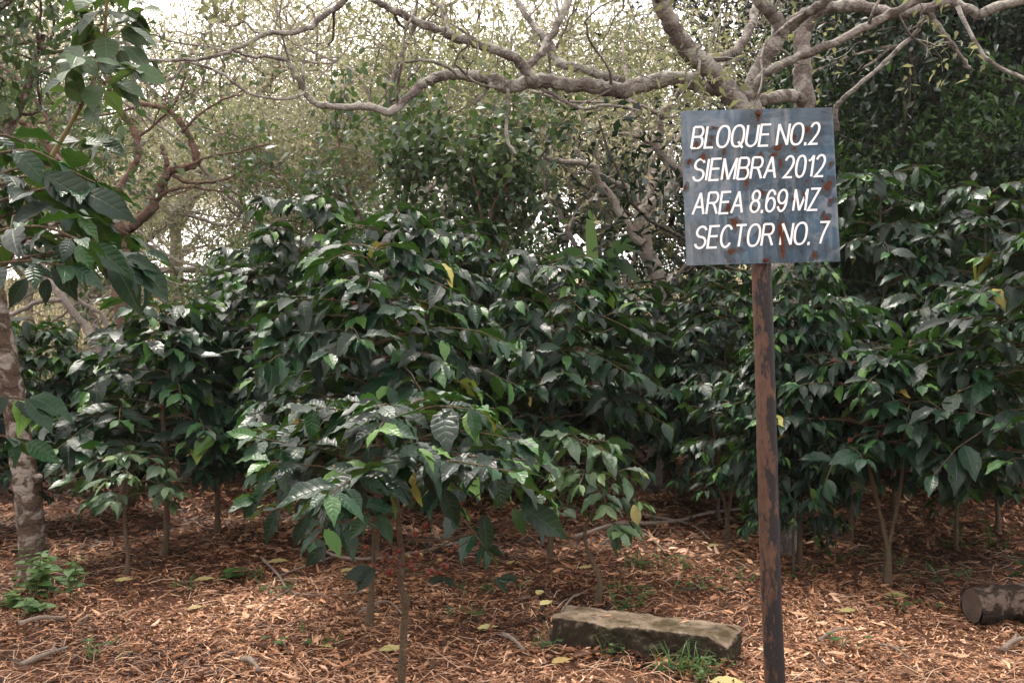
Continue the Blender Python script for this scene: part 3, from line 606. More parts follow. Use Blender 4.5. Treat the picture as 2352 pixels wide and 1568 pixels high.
# --- the bush that reaches in from the left edge, close to the camera
def left_bush():
    rg = np.random.default_rng(8); D = 2.75; base = P(-190, 2115, D); B = base
    root = empty('coffee_bush', base); tag(root, 'coffee bush reaching in from the left edge with large glossy leaves close up', 'coffee bush', GR)
    sm, lm = MB(), MB(); acc = Acc(); Q = lambda u, v, dd=0: P(u, v, D+dd)-B
    st = spline([Q(-190, 2115), Q(-195, 1500), Q(-180, 1000), Q(-185, 600), Q(-175, 300)], 5); sm.tube(st, np.linspace(.022, .008, len(st)), 8)
    L = [([(-183, 640, 0), (0, 560, .0), (180, 545, .05), (300, 600, .1)], .5), ([(-183, 680, 0), (30, 600, .1), (200, 575, .2), (340, 625, .3)], .5), ([(-180, 560, 0), (-20, 470, -.05), (140, 430, -.05), (270, 455, -.05)], .5),
         ([(-180, 500, 0), (0, 400, .1), (120, 380, .15), (220, 420, .2)], .45), ([(-178, 450, 0), (-60, 370, 0), (60, 345, 0), (130, 370, 0)], .4), ([(-185, 700, 0), (-60, 620, -.1), (60, 600, -.2), (150, 610, -.3)], .5),
         ([(-180, 1040, 0), (-80, 950, 0), (10, 915, 0), (70, 920, 0)], .7), ([(-180, 1100, 0), (-80, 1020, .05), (0, 1000, .05), (60, 1020, .05)], .7), ([(-183, 760, 0), (-80, 660, .2), (100, 590, .3), (230, 600, .35)], .55), ([(-178, 420, 0), (-90, 330, .1), (0, 310, .15), (60, 330, .2)], .4), ([(-183, 600, 0), (0, 500, .2), (150, 480, .3), (300, 540, .4)], .35), ([(-183, 660, 0), (0, 560, .3), (160, 540, .4), (330, 580, .5)], .4), ([(-180, 520, 0), (-40, 440, .25), (100, 400, .35), (240, 440, .4)], .3), ([(-180, 620, 0), (-30, 540, -.15), (90, 520, -.25), (180, 550, -.3)], .4), ([(-180, 480, 0), (-40, 430, .1), (60, 430, .1), (180, 500, .15)], .3)]
    for kn, s0 in L:
        leafy_branch(rg, acc, sm, None, spline([Q(*k) for k in kn], 4), .140, s0, .006, .06, .3)
    for u0, v0, u1, v1, dd, ti in [(185, 555, 205, 625, -.1, .85), (215, 560, 285, 620, -.1, .6), (150, 550, 130, 640, -.05, .3), (130, 590, 165, 680, 0, .2), (190, 440, 300, 480, -.1, .5), (120, 470, 10, 510, -.05, .3), (100, 400, 220, 470, -.1, .2), (30, 345, 110, 400, -.1, .55), (10, 380, -30, 450, -.1, .4), (60, 915, 120, 985, -.05, .6), (40, 920, 60, 985, -.05, .3), (20, 910, -30, 960, -.05, .2), (70, 910, 155, 945, -.02, .7), (60, 1015, 130, 1055, 0, .8), (20, 1005, 40, 1060, 0, .7), (300, 600, 385, 680, .1, .55), (290, 590, 350, 610, .1, .6), (250, 590, 330, 690, .15, .6), (60, 640, 20, 700, 0, .3), (110, 640, 95, 690, -.1, .15)]:
        a, b = Q(u0, v0, dd), Q(u1, v1, dd-.03); x = b-a; acc.put(a, nrm(x), nrm(np.array([rg.normal(0, .3), -.8, .8])), float(np.linalg.norm(x))*1.05, ti)
    add_leaves(lm, COFFEE_HI, rg, acc.p, acc.x, acc.z, acc.s, acc.t)
    sm.build('stem', M['bark_coffee'], root); lm.build('foliage', M['coffee'], root)
left_bush()

# --- tall sapling with round leaves, upper left
def sapling():
    rg = np.random.default_rng(14); D = 3.3; base = P(-120, 1893, D); B = base; Q = lambda u, v, dd=0: P(u, v, D+dd)-B
    root = empty('sapling', base); tag(root, 'tall thin sapling with round insect-holed leaves against the sky at upper left', 'sapling')
    sm, lm = MB(), MB(); st = spline([Q(-120, 1893), Q(-70, 1100), Q(20, 560), Q(75, 440), Q(130, 340), Q(185, 245), Q(218, 175), Q(236, 100), Q(243, 40), Q(248, -60), Q(250, -140)], 4)
    sm.tube(st, np.linspace(.011, .004, len(st)), 7); P_, X_, Z_, S_, T_ = [], [], [], [], []
    for i in range(21, len(st)):
        p = st[i]
        for w in range(3 if i > 22 else 1):
            a = rg.random()*6.28; x = nrm([math.cos(a)*1.0, math.sin(a)*.8, rg.uniform(-.75, .35)])
            pe = p+x*rg.uniform(.03, .09); sm.tube([p, pe], .0016, 4, cap=False)
            P_.append(pe); X_.append(nrm(x-UP*.55)); Z_.append(nrm(UP*.7+np.array([0, -.7, 0])+rg.normal(0, .4, 3))); S_.append(rg.uniform(.075, .125)); T_.append(rg.random())
    for k in ([(185, 245, 0), (150, 190, -.1), (175, 130, -.15)], [(236, 100, 0), (290, 60, .1), (330, 20, .1)], [(218, 175, 0), (270, 150, -.1), (310, 160, -.2)], [(230, 130, 0), (190, 60, .1), (180, 0, .2)], [(130, 340, 0), (200, 320, .1), (260, 330, .15)]):
        q = spline([Q(*j) for j in k], 4); sm.tube(q, .0022, 5, cap=False)
        for p in q[3:]:
            for _ in range(2):
                a = rg.random()*6.28; x = nrm([math.cos(a), math.sin(a), rg.uniform(-.9, .2)]); P_.append(p); X_.append(x); Z_.append(nrm(UP*.7+np.array([0, -.6, 0])+rg.normal(0, .4, 3))); S_.append(rg.uniform(.06, .11)); T_.append(rg.random())
    add_leaves(lm, OVATE, rg, P_, X_, Z_, S_, T_)
    sm.build('stem', M['twiggreen'], root); lm.build('foliage', M['sapling'], root)
sapling()

# ------------------------------------------------------------------ trees
def grow(rg, mb, tips, p, d, L, r, lvl, maxl, wander=.28, up=.12, kids=(3, 4), ang=(.5, 1.1), ratio=.7, sides=None):
    n = 5 if lvl < 2 else 4; pts = [p]; d0 = d
    for i in range(n):
        d0 = nrm(d0+rg.normal(0, wander, 3)+UP*up*(1 if lvl < maxl else -.3)); pts.append(pts[-1]+d0*L/n)
    q = spline(pts, 2 if lvl < maxl else 1)
    mb.tube(q, np.linspace(r, r*.62, len(q)), sides or (7 if lvl < 2 else 5 if lvl < 3 else 3), .5, cap=False)
    if lvl >= maxl: tips.append(np.array(pts)); return
    for j in range(rg.integers(kids[0], kids[1]+1)):
        k = len(q)-1 if j == 0 else int(len(q)*rg.uniform(.4, .98)); k = min(k, len(q)-1)
        ax = nrm(np.cross(d0, rg.normal(0, 1, 3))+1e-4); a = rg.uniform(*ang)*(.5 if j == 0 else 1)
        nd = nrm(d0*math.cos(a)+ax*math.sin(a)); nd[2] = nd[2]*.75+.05
        grow(rg, mb, tips, q[k], nrm(nd), L*ratio*rg.uniform(.75, 1.2), r*(.62 if j == 0 else .5), lvl+1, maxl, wander, up, kids, ang, ratio)
def clothe(rg, lm, tips, per, tpls, size, spread=.16, droop=.3, tlo=0, thi=1):
    Pn = np.concatenate([t[rg.integers(1, len(t), per)] for t in tips]); m = len(Pn)
    clump = np.repeat(rg.normal(0, .15, len(tips)), per)
    Pn = Pn+rg.normal(0, spread, (m, 3)); X = nrm(rg.normal(0, 1, (m, 3))-UP*droop); Z = nrm(rg.normal(0, .7, (m, 3))+UP)
    tint = np.clip(tlo+(thi-tlo)*rg.beta(2, 2, m)+clump, 0, .96); tint[rg.random(m) < .004] = 1.0
    add_leaves(lm, tpls, rg, Pn, X, Z, rg.uniform(.65, 1.25, m)*size, tint)
def tree(name, seed, trunk_h, limb, r, maxl, per, size, leafm, barkm, kids=(3, 4), lean=.1, tpls=SMALL, spread=.16, nlimb=4, ang=(.5, 1.1), up=.12, rise=.55, wander=.28, ratio=.7):
    rg = np.random.default_rng(seed); root = empty(name); mb, lm, tips = MB(), MB(), []
    top = np.array([rg.normal(0, lean)*trunk_h, rg.normal(0, lean)*trunk_h, trunk_h]); st = spline([np.zeros(3)-UP*.15, top*.35+rg.normal(0, .04, 3), top*.7+rg.normal(0, .06, 3), top], 4)
    mb.tube(st, np.linspace(r*1.15, r*.8, len(st)), 9, .5, cap=False); a0 = rg.random()*6.28
    for k in range(nlimb):
        a = a0+k*6.283/nlimb+rg.uniform(-.4, .4); d = nrm([math.cos(a), math.sin(a), rise*rg.uniform(.5, 1.7)])
        grow(rg, mb, tips, top-UP*.03*k, d, limb*rg.uniform(.8, 1.2), r*.62, 0, maxl, wander, up, kids, ang, ratio)
    clothe(rg, lm, tips, per, tpls, size, spread)
    mb.build('trunk', barkm, root); lm.build('crown', leafm, root); return root
TREES = {}
def tvar(key, *a, **k): TREES[key] = [lambda: tree(*a, **k), None]
def plant(key, x, y, s, rot, label, cat='tree', group=None):
    f, o = TREES[key]
    if o is None: o = f(); TREES[key][1] = o
    else: o = copy_tree(o)
    o.location = (x, y, float(gz(x, y))-.05); o.rotation_euler = (0, 0, rot); o.scale = (s, s, s); tag(o, label, cat, group); return o
tvar('pale_a', 'shade_tree', 41, 2.6, 2.5, .105, 3, 58, .085, M['pale'], M['bark_pale'])
tvar('pale_b', 'shade_tree', 42, 2.0, 2.7, .105, 3, 56, .085, M['pale'], M['bark_pale'], rise=.8)
tvar('pale_c', 'shade_tree', 43, 3.0, 2.4, .105, 3, 60, .08, M['pale'], M['bark_pale'], kids=(3, 4), rise=.7)
tvar('olive_a', 'shade_tree', 48, 2.0, 2.3, .085, 3, 84, .078, M['olive'], M['bark_pale'], rise=.9, spread=.2)
tvar('olive_b', 'shade_tree', 49, 1.6, 2.1, .08, 3, 90, .075, M['olive'], M['bark_pale'], rise=1.1, spread=.22)
tvar('dark_a', 'evergreen_tree', 44, 2.2, 2.2, .18, 3, 120, .095, M['dark'], M['bark_dark'], spread=.26, rise=.9)
tvar('dark_b', 'evergreen_tree', 45, 1.2, 2.4, .16, 3, 120, .10, M['dark'], M['bark_dark'], spread=.28, rise=.8)
tvar('under', 'understorey_tree', 46, .8, 1.3, .05, 3, 30, .082, M['green'], M['bark_red'], nlimb=6, rise=1.5, ang=(.3, .8), tpls=OVATE, spread=.10, wander=.16, kids=(3, 4), ratio=.68)
tvar('bright', 'leafy_shrub', 47, .8, 1.0, .05, 3, 80, .075, M['bright'], M['bark_dark'], nlimb=5, rise=1.2, spread=.16)

def X_at(u, d): return (u-1176)/F*d
G1 = 'pale shade trees in the wood behind the coffee'
k = ['pale_a', 'pale_b', 'pale_c']
spots = [(-300, 14), (150, 18), (430, 21), (760, 19), (1130, 18), (1380, 20), (1600, 17), (300, 25), (880, 25), (1180, 27), (60, 29), (-150, 22), (760, 35), (1050, 37), (1400, 34), (420, 35), (1650, 32), (600, 45), (950, 46), (1250, 44), (1800, 28)]
for i, (u, d) in enumerate(spots):
    plant(k[i % 3], X_at(u, d), d, 1.0+.25*((i*37) % 10)/10+(.15 if d > 20 else 0), i*1.37, 'pale-leaved shade tree with thin twisting limbs in the wood behind the coffee rows', 'tree', G1)
for i, (u, d, s_) in enumerate([(-120, 15, 1.0), (270, 16.5, 1.05), (830, 15, 1.0), (1200, 16.5, 1.05), (1420, 15.5, .95), (640, 22, 1.2), (100, 24, 1.3)]):
    plant(['olive_a', 'olive_b'][i % 2], X_at(u, d), d, s_, i*2.3, 'leafy olive-green shade tree with fine leaves in the wood behind the coffee rows', 'tree', 'olive-green shade trees in the wood')
for i, (u, d) in enumerate([(-60, 46), (60, 52), (180, 44), (300, 50), (400, 42), (520, 54), (640, 47), (330, 60), (720, 58), (210, 64)]):
    plant(['olive_b', 'pale_b', 'pale_a'][i % 3], X_at(u, d), d, .95+.05*(i % 4), i*1.9, 'distant shade tree on the dry hillside at left', 'tree', 'distant trees on the hillside')
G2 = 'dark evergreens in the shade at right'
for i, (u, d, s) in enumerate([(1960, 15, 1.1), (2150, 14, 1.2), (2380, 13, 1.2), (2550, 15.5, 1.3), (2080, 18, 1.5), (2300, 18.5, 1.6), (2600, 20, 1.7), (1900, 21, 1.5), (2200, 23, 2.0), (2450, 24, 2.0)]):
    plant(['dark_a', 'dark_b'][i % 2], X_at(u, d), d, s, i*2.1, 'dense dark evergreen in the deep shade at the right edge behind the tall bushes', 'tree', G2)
for i, (x, y, s_) in enumerate([(-7.5, -7, 1.15), (-2.6, -8.5, 1.0), (3.2, -9.5, 1.1), (8.2, -6.5, 1.2), (12.5, -2.0, 1.2), (-12, -2.5, 1.2)]):
    plant(['dark_b', 'dark_a'][i % 2], x, y, s_, i*1.9, 'dark tree across the path, seen only as a reflection in the sign', 'tree', 'trees across the path behind the viewer')
plant('under', X_at(1010, 10.6), 10.6, 1.2, .4, 'dense green understorey tree with many thin stems left of the hanging dead branch', 'tree')
plant('under', X_at(790, 12), 12, .95, 2.4, 'green understorey tree behind the tallest coffee bush', 'tree')
plant('under', X_at(1150, 12.8), 12.8, .85, 1.4, 'small green understorey tree behind the round-topped middle bush', 'tree')
plant('bright', X_at(2290, 12), 12.0, 1.7, 0.3, 'bright green leafy shrub above the tall coffee bushes at the right edge', 'shrub')
plant('bright', X_at(2120, 12.5), 12.6, 1.35, 2.3, 'small bright green shrub right of the sign panel', 'shrub')

# --- trees drawn limb by limb: knots (u, v, depth), width in px of the 2352 px view at both ends
def limb_tree(name, label, base, trunk, limbs, barkm, leafm, seed, twig=(.55, .012), per=10, size=.11, extra=0, dens=1.0, tpls=SMALL):
    rg = np.random.default_rng(seed); B = np.array(base); root = empty(name, B); tag(root, label, 'tree')
    lm = MB(); tips = []
    def limb(kn, w0, w1, nm, tw=1.0, sides=10):
        mb = MB(); q = spline([P(*x)-B for x in kn], 5); dm = np.mean([x[2] for x in kn])
        q = q+np.concatenate([np.zeros((1, 3)), rg.normal(0, .10*min(w0, 20)/F*dm, (len(q)-2, 3)), np.zeros((1, 3))])
        rr = np.linspace(w0, w1, len(q))*dm/F/2*.9*(1+.06*rg.normal(0, 1, len(q))); mb.tube(q, rr, sides)
        L = np.linalg.norm(np.diff(q, axis=0), axis=1).sum(); n = int(L*2.6*tw*dens)
        for _ in range(n):
            i = int(rg.integers(len(q)//5, len(q))); t = nrm(q[min(i+1, len(q)-1)]-q[max(i-1, 0)])
            d = nrm(t*.5+rg.normal(0, .75, 3)+UP*.25)
            grow(rg, mb, tips, q[i], d, twig[0]*rg.uniform(.5, 1.4), min(twig[1], rr[i]*.55), 2, 4, .30, .05, (2, 3), (.4, 1.1), .75)
        mb.build(nm, barkm, root)
    limb(trunk[0], trunk[1], trunk[2], 'trunk', 0, 14)
    for kn, w0, w1, tw in limbs: limb(kn, w0, w1, 'branch', tw)
    clothe(rg, lm, tips, per, tpls, size, .12); lm.build('crown', leafm, root); return root
D = 7.5
big = lambda *uv, d=D: [(u, v, d) for u, v in uv]
def dz(pts, d0, d1): return [(u, v, d0+(d1-d0)*i/(len(pts)-1)) for i, (u, v) in enumerate(pts)]
limb_tree('shade_tree', 'large lichen-covered shade tree right behind the sign, its thick limbs spreading out over the coffee', P(1800, 1272, D),
    (big((1800, 1285), (1803, 1000), (1800, 720), (1806, 560), (1780, 400), (1760, 320), (1752, 270)), 70, 68),
    [(dz([(1745, 330), (1700, 255), (1660, 205), (1600, 190), (1545, 181), (1473, 194), (1426, 209), (1365, 198), (1293, 194), (1231, 187), (1170, 200), (1134, 187), (1077, 173), (1033, 171), (997, 180), (969, 194), (940, 223), (897, 256), (860, 248), (792, 245), (731, 241), (702, 212), (677, 173), (659, 137), (576, 130), (536, 119)], 7.5, 6.6), 52, 6, .5),
     (dz([(1232, 190), (1203, 155), (1177, 130), (1131, 112), (1084, 97), (1041, 86), (1005, 68), (954, 47), (918, 32), (875, 11), (820, -30), (740, -90)], 7.1, 6.8), 30, 14, .6),
     (dz([(1740, 320), (1688, 225), (1634, 164), (1583, 117), (1544, 59), (1517, 0), (1470, -110), (1400, -240)], 7.4, 6.6), 64, 34, .6),
     (dz([(1735, 300), (1723, 234), (1731, 195), (1755, 137), (1794, 70), (1770, 31), (1743, 0), (1700, -110), (1690, -260)], 7.4, 7.0), 50, 24, .6),
     (dz([(1788, 80), (1825, 50), (1856, 27), (1899, 0), (1990, -90), (2050, -230)], 7.3, 6.6), 36, 18, .8),
     (dz([(1735, 215), (1750, 180), (1778, 156), (1837, 133), (1934, 90), (2032, 39), (2113, 0), (2260, -70)], 7.3, 6.6), 26, 17, .5),
     (dz([(1790, 420), (1835, 300), (1848, 242), (1844, 176), (1844, 117), (1844, 70)], 7.7, 7.9), 58, 40, .0),
     (dz([(1846, 75), (1879, 26), (1918, 16), (1993, 16), (2051, 31), (2129, 20), (2188, 8), (2246, 35), (2285, 16), (2351, 0), (2450, -30)], 7.9, 7.3), 36, 20, .3),
     (dz([(1600, 150), (1618, 138), (1677, 125), (1716, 78), (1735, 23), (1739, -10), (1745, -120)], 7.6, 8.2), 28, 16, .6),
     (dz([(1739, 232), (1809, 220), (1840, 232)], 7.55, 7.7), 34, 30, .2),
     (dz([(1430, 190), (1393, 176), (1343, 158), (1293, 148), (1278, 140), (1257, 90), (1221, 54), (1185, 0), (1150, -80)], 7.5, 8.0), 26, 13, .7),
     (dz([(1195, 175), (1217, 155), (1250, 108), (1278, 61), (1293, 32), (1303, 0), (1330, -90)], 7.2, 7.6), 20, 18, .7),
     (dz([(1166, 205), (1165, 250), (1164, 317), (1185, 356)], 7.1, 7.1), 11, 8, .2),
     (dz([(830, -60), (792, 0), (738, 40), (698, 68), (612, 79), (540, 112), (425, 140), (299, 137)], 6.6, 6.2), 20, 7, .8),
     (dz([(425, 140), (504, 166), (576, 216), (659, 227), (700, 214)], 6.4, 6.6), 7, 8, .8),
     (dz([(1030, 85), (1028, 60), (1019, 22), (990, 0), (960, -60)], 6.9, 7.2), 15, 9, .7),
     (dz([(1130, 190), (1110, 215), (1090, 240)], 7.1, 7.0), 12, 7, .8),
     (dz([(1060, 178), (1020, 150), (975, 140), (930, 143)], 7.0, 6.7), 10, 6, .8),
     (dz([(1240, 200), (1300, 235), (1345, 250), (1400, 240), (1470, 255)], 7.2, 6.9), 10, 6, .6),
     (dz([(1922, 300), (1922, 242), (1973, 195), (2032, 144), (2102, 78), (2121, 47), (2180, -20)], 8.0, 7.6), 13, 9, .2),
     (dz([(2130, 25), (2168, 78), (2200, 120), (2227, 156)], 7.6, 7.8), 16, 11, .2),
     (dz([(2200, 15), (2262, 129), (2352, 179), (2420, 190)], 7.4, 7.2), 12, 9, .25),
     (dz([(1517, 0), (1380, -250), (1100, -420), (700, -560)], 6.6, 5.0), 34, 16, 1.4),
     (dz([(1700, -110), (1640, -420), (1500, -700)], 7.0, 5.2), 24, 14, 1.6),
     (dz([(1990, -90), (2150, -400), (2300, -650)], 6.8, 5.4), 22, 14, 1.6),
     (dz([(820, -30), (600, -260), (250, -420)], 6.8, 5.4), 16, 12, 1.4)],
    M['bark'], M['shade'], 61, per=7, size=.075)
D2 = 11
limb_tree('shade_tree', 'slim forked tree with pale crooked limbs just left of the sign', P(1500, 1117, D2),
    (big((1500, 1125), (1520, 900), (1512, 660), (1500, 610), (1478, 554), (1473, 479), d=D2), 46, 36),
    [(big((1478, 560), (1458, 544), (1415, 472), (1372, 407), (1357, 378), (1300, 374), (1246, 356), (1180, 330), d=10.9), 26, 10, .8),
     (big((1473, 479), (1437, 432), (1361, 392), (1320, 340), d=11.1), 16, 8, .8),
     (dz([(1473, 485), (1509, 461), (1545, 425), (1563, 396), (1527, 364), (1505, 335), (1516, 295), (1519, 266), (1545, 230), (1566, 205)], 11, 10.4), 30, 12, .6),
     (dz([(1516, 263), (1469, 241), (1437, 234), (1311, 234), (1220, 209)], 10.7, 10), 9, 6, .8),
     (dz([(1505, 335), (1450, 310), (1400, 308), (1340, 300)], 10.8, 10.3), 11, 6, .8),
     (dz([(1475, 480), (1500, 380), (1450, 250), (1430, 100)], 11.2, 12), 14, 8, .9),
     (dz([(1480, 470), (1540, 350), (1600, 250), (1680, 120)], 11.2, 12), 15, 8, .9)],
    M['bark_pale'], M['pale'], 62, per=7, size=.08)
D3 = 9.6
limb_tree('shade_tree', 'tree with smooth reddish twisting limbs at upper left behind the close-up leaves', P(290, 1165, D3),
    (big((290, 1172), (298, 900), (288, 776), (276, 654), (284, 580), (281, 529), d=D3), 44, 40),
    [(big((281, 535), (306, 515), (346, 482), (364, 443), (374, 414), (396, 392), (439, 382), (454, 364), (439, 324), (421, 292), (407, 270), (378, 248), (331, 239), (290, 215), d=9.6), 28, 11, .6),
     (big((376, 412), (382, 400), (382, 374), (378, 356), (371, 338), d=9.5), 16, 10, .3),
     (big((281, 540), (262, 470), (290, 410), (313, 371), (317, 335), (306, 295), (274, 252), (259, 223), (252, 187), (230, 90), d=9.5), 20, 15, .7),
     (big((281, 540), (259, 518), (230, 479), (202, 464), (140, 380), (86, 306), (43, 277), (0, 245), (-80, 200), d=9.7), 24, 13, .9),
     (big((150, 390), (128, 330), (105, 270), (60, 200), (0, 150), d=9.8), 12, 7, 1.0),
     (big((415, 387), (480, 360), (540, 350), (620, 330), d=9.4), 9, 4, .9), (big((390, 400), (440, 420), (520, 410), (600, 370), d=9.6), 10, 5, .9),
     (big((364, 450), (400, 435), (440, 430), (520, 440), d=9.6), 12, 5, .7), (big((421, 300), (450, 270), (510, 230), (560, 215), d=9.5), 9, 4, .9),
     (big((310, 320), (350, 290), (400, 240), (430, 160), d=9.7), 8, 5, .9)],
    M['bark_red'], M['green'], 63, per=9, size=.085)
limb_tree('shade_tree', 'leaning grey-brown tree at left in front of the dry hillside', P(235, 1060, 12.0),
    (big((235, 1080), (225, 860), (216, 798), (202, 762), (133, 672), (60, 560), (-10, 430), d=12.0), 24, 18),
    [(big((262, 800), (252, 765), (230, 719), (162, 675), (90, 600), d=12.3), 14, 8, .8), (big((140, 690), (90, 693), (18, 726), (-60, 740), d=11.8), 14, 10, .5),
     (big((60, 560), (120, 420), (160, 250), (150, 60), d=12), 12, 8, 1.2), (big((-10, 430), (-30, 250), (30, 80), d=12), 12, 8, 1.2)],
    M['bark_pale'], M['green'], 64, per=12, size=.12)

# --- spotted trunk at the left edge
def left_trunk():
    Dp = 6.7; B = P(78, 1330, Dp); root = empty('tree', B); tag(root, 'spotted grey-brown trunk rising at the left edge with weeds at its foot', 'tree')
    rg = np.random.default_rng(4); mb = MB(); lm = MB(); tips = []
    q = spline([P(78, 1345, Dp)-B, P(74, 1240, Dp)-B, P(62, 1130, Dp)-B, P(38, 960, Dp)-B, P(12, 800, Dp)-B, P(-20, 640, Dp)-B, P(-60, 420, Dp)-B, P(-90, 200, Dp)-B], 7)
    rad = np.interp(np.arange(len(q)), [0, 3, 10, 20, 30, len(q)-1], [.125, .095, .088, .080, .07, .055])*(1+.05*rg.normal(0, 1, len(q)))
    mb.tube(q, rad, 14)
    for kn in ([(-20, 640), (60, 540), (160, 500)], [(-60, 420), (40, 260), (100, 80)], [(-60, 420), (-160, 300), (-260, 100)], [(-90, 200), (-20, 20), (60, -150)], [(-90, 200), (-160, 0), (-150, -200)]):
        s = spline([P(u, v, Dp+.1*i)-B for i, (u, v) in enumerate(kn)], 4); mb.tube(s, np.linspace(.04, .018, len(s)), 7)
        for _ in range(7):
            i = rg.integers(3, len(s)); grow(rg, mb, tips, s[i], nrm(rg.normal(0, .8, 3)+UP*.3), .5, .012, 2, 4, .3, .05, (2, 3), (.4, 1.1), .75)
    clothe(rg, lm, tips, 9, SMALL, .10, .12); mb.build('trunk', M['bark_left'], root)
    lm.build('crown', M['green'], root)
    kb = MB(); c = P(85, 1098, Dp-.06)-B; a = np.linspace(0, 1, 5); kb.tube([c, c+np.array([.025, -.02, .01]), c+np.array([.045, -.035, .02])], [.035, .026, .010], 8); kb.build('branch_stub', M['bark_left'], root)
left_trunk()

# ------------------------------------------------------------------ the sign
def arc(cx, cy, rx, ry, a0, a1, n=14):
    return [(cx+rx*math.cos(R(a0+(a1-a0)*i/n)), cy+ry*math.sin(R(a0+(a1-a0)*i/n))) for i in range(n+1)]
def sup(n=28):                                       # the narrow O of the sign
    return [(.5+.5*math.copysign(abs(math.cos(t))**.85, math.cos(t)), .5+.5*math.copysign(abs(math.sin(t))**.85, math.sin(t))) for t in np.linspace(math.pi/2, math.pi/2+2*math.pi, n+1)]
_S = arc(.5, .74, .46, .26, 20, 180, 10)+arc(.5, .74, .46, .22, 190, 258, 5)+arc(.5, .27, .5, .24, 78, 0, 6)+arc(.5, .27, .5, .27, -8, -165, 12)
_6 = arc(.5, .32, .5, .32, 180, -180, 26); _2 = arc(.5, .72, .46, .28, 165, -20, 14)+[(.80, .46), (.45, .22), (.06, 0), (1.0, 0)]
GLYPH = {'B': (.44, [[(0, 0), (0, 1)], [(0, 1), (.62, 1)]+arc(.62, .765, .32, .235, 90, -90, 10)+[(0, .53)], [(0, .53), (.64, .53)]+arc(.64, .265, .36, .265, 90, -90, 10)+[(0, 0)]]), 'L': (.36, [[(0, 1), (0, 0), (1, 0)]]), 'O': (.50, [sup()]),
         'Q': (.50, [sup(), [(.60, .24), (1.02, -.06)]]), 'U': (.45, [[(0, 1), (0, .30)]+arc(.5, .30, .5, .30, 180, 360, 12)+[(1, .30), (1, 1)]]), 'E': (.40, [[(1, 1), (0, 1), (0, 0), (1, 0)], [(0, .53), (.92, .53)]]),
         'N': (.45, [[(0, 0), (0, 1)], [(0, 1), (1, 0)], [(1, 0), (1, 1)]]), '.': (.05, [[(.5, -.06), (.5, .09)]]), '2': (.38, [_2]), 'S': (.43, [_S]), 'I': (.03, [[(.5, 0), (.5, 1)]]),
         'M': (.54, [[(0, 0), (0, 1)], [(0, 1), (.5, 0)], [(.5, 0), (1, 1)], [(1, 1), (1, 0)]]), 'R': (.45, [[(0, 0), (0, 1)], [(0, 1), (.62, 1)]+arc(.62, .755, .34, .245, 90, -90, 10)+[(0, .51)], [(.52, .51), (.72, .36), (1.02, 0)]]),
         'A': (.48, [[(0, 0), (.5, 1)], [(.5, 1), (1, 0)], [(.18, .34), (.82, .34)]]), '0': (.38, [sup()]), '1': (.20, [[(0, .74), (.5, .82), (.95, 1)], [(.95, 1), (.95, 0)]]), '8': (.38, [arc(.5, .765, .42, .235, 0, 360, 22), arc(.5, .27, .5, .27, 0, 360, 24)]),
         '6': (.38, [_6, [(.0, .32)]+arc(.5, .55, .5, .45, 175, 30, 14)]), '9': (.38, [[(1-a, 1-b) for a, b in _6], [(1, .68)]+[(1-a, 1-b) for a, b in arc(.5, .55, .5, .45, 175, 30, 14)]]), 'Z': (.42, [[(.04, 1), (1, 1), (0, 0), (1, 0)]]),
         'C': (.46, [arc(.5, .5, .5, .5, 38, 322, 24)]), 'T': (.44, [[(0, 1), (1, 1)], [(.5, 1), (.5, 0)]]), '7': (.38, [[(0, 1), (1, 1)]+[(.66, .62), (.42, .28), (.32, 0)]])}
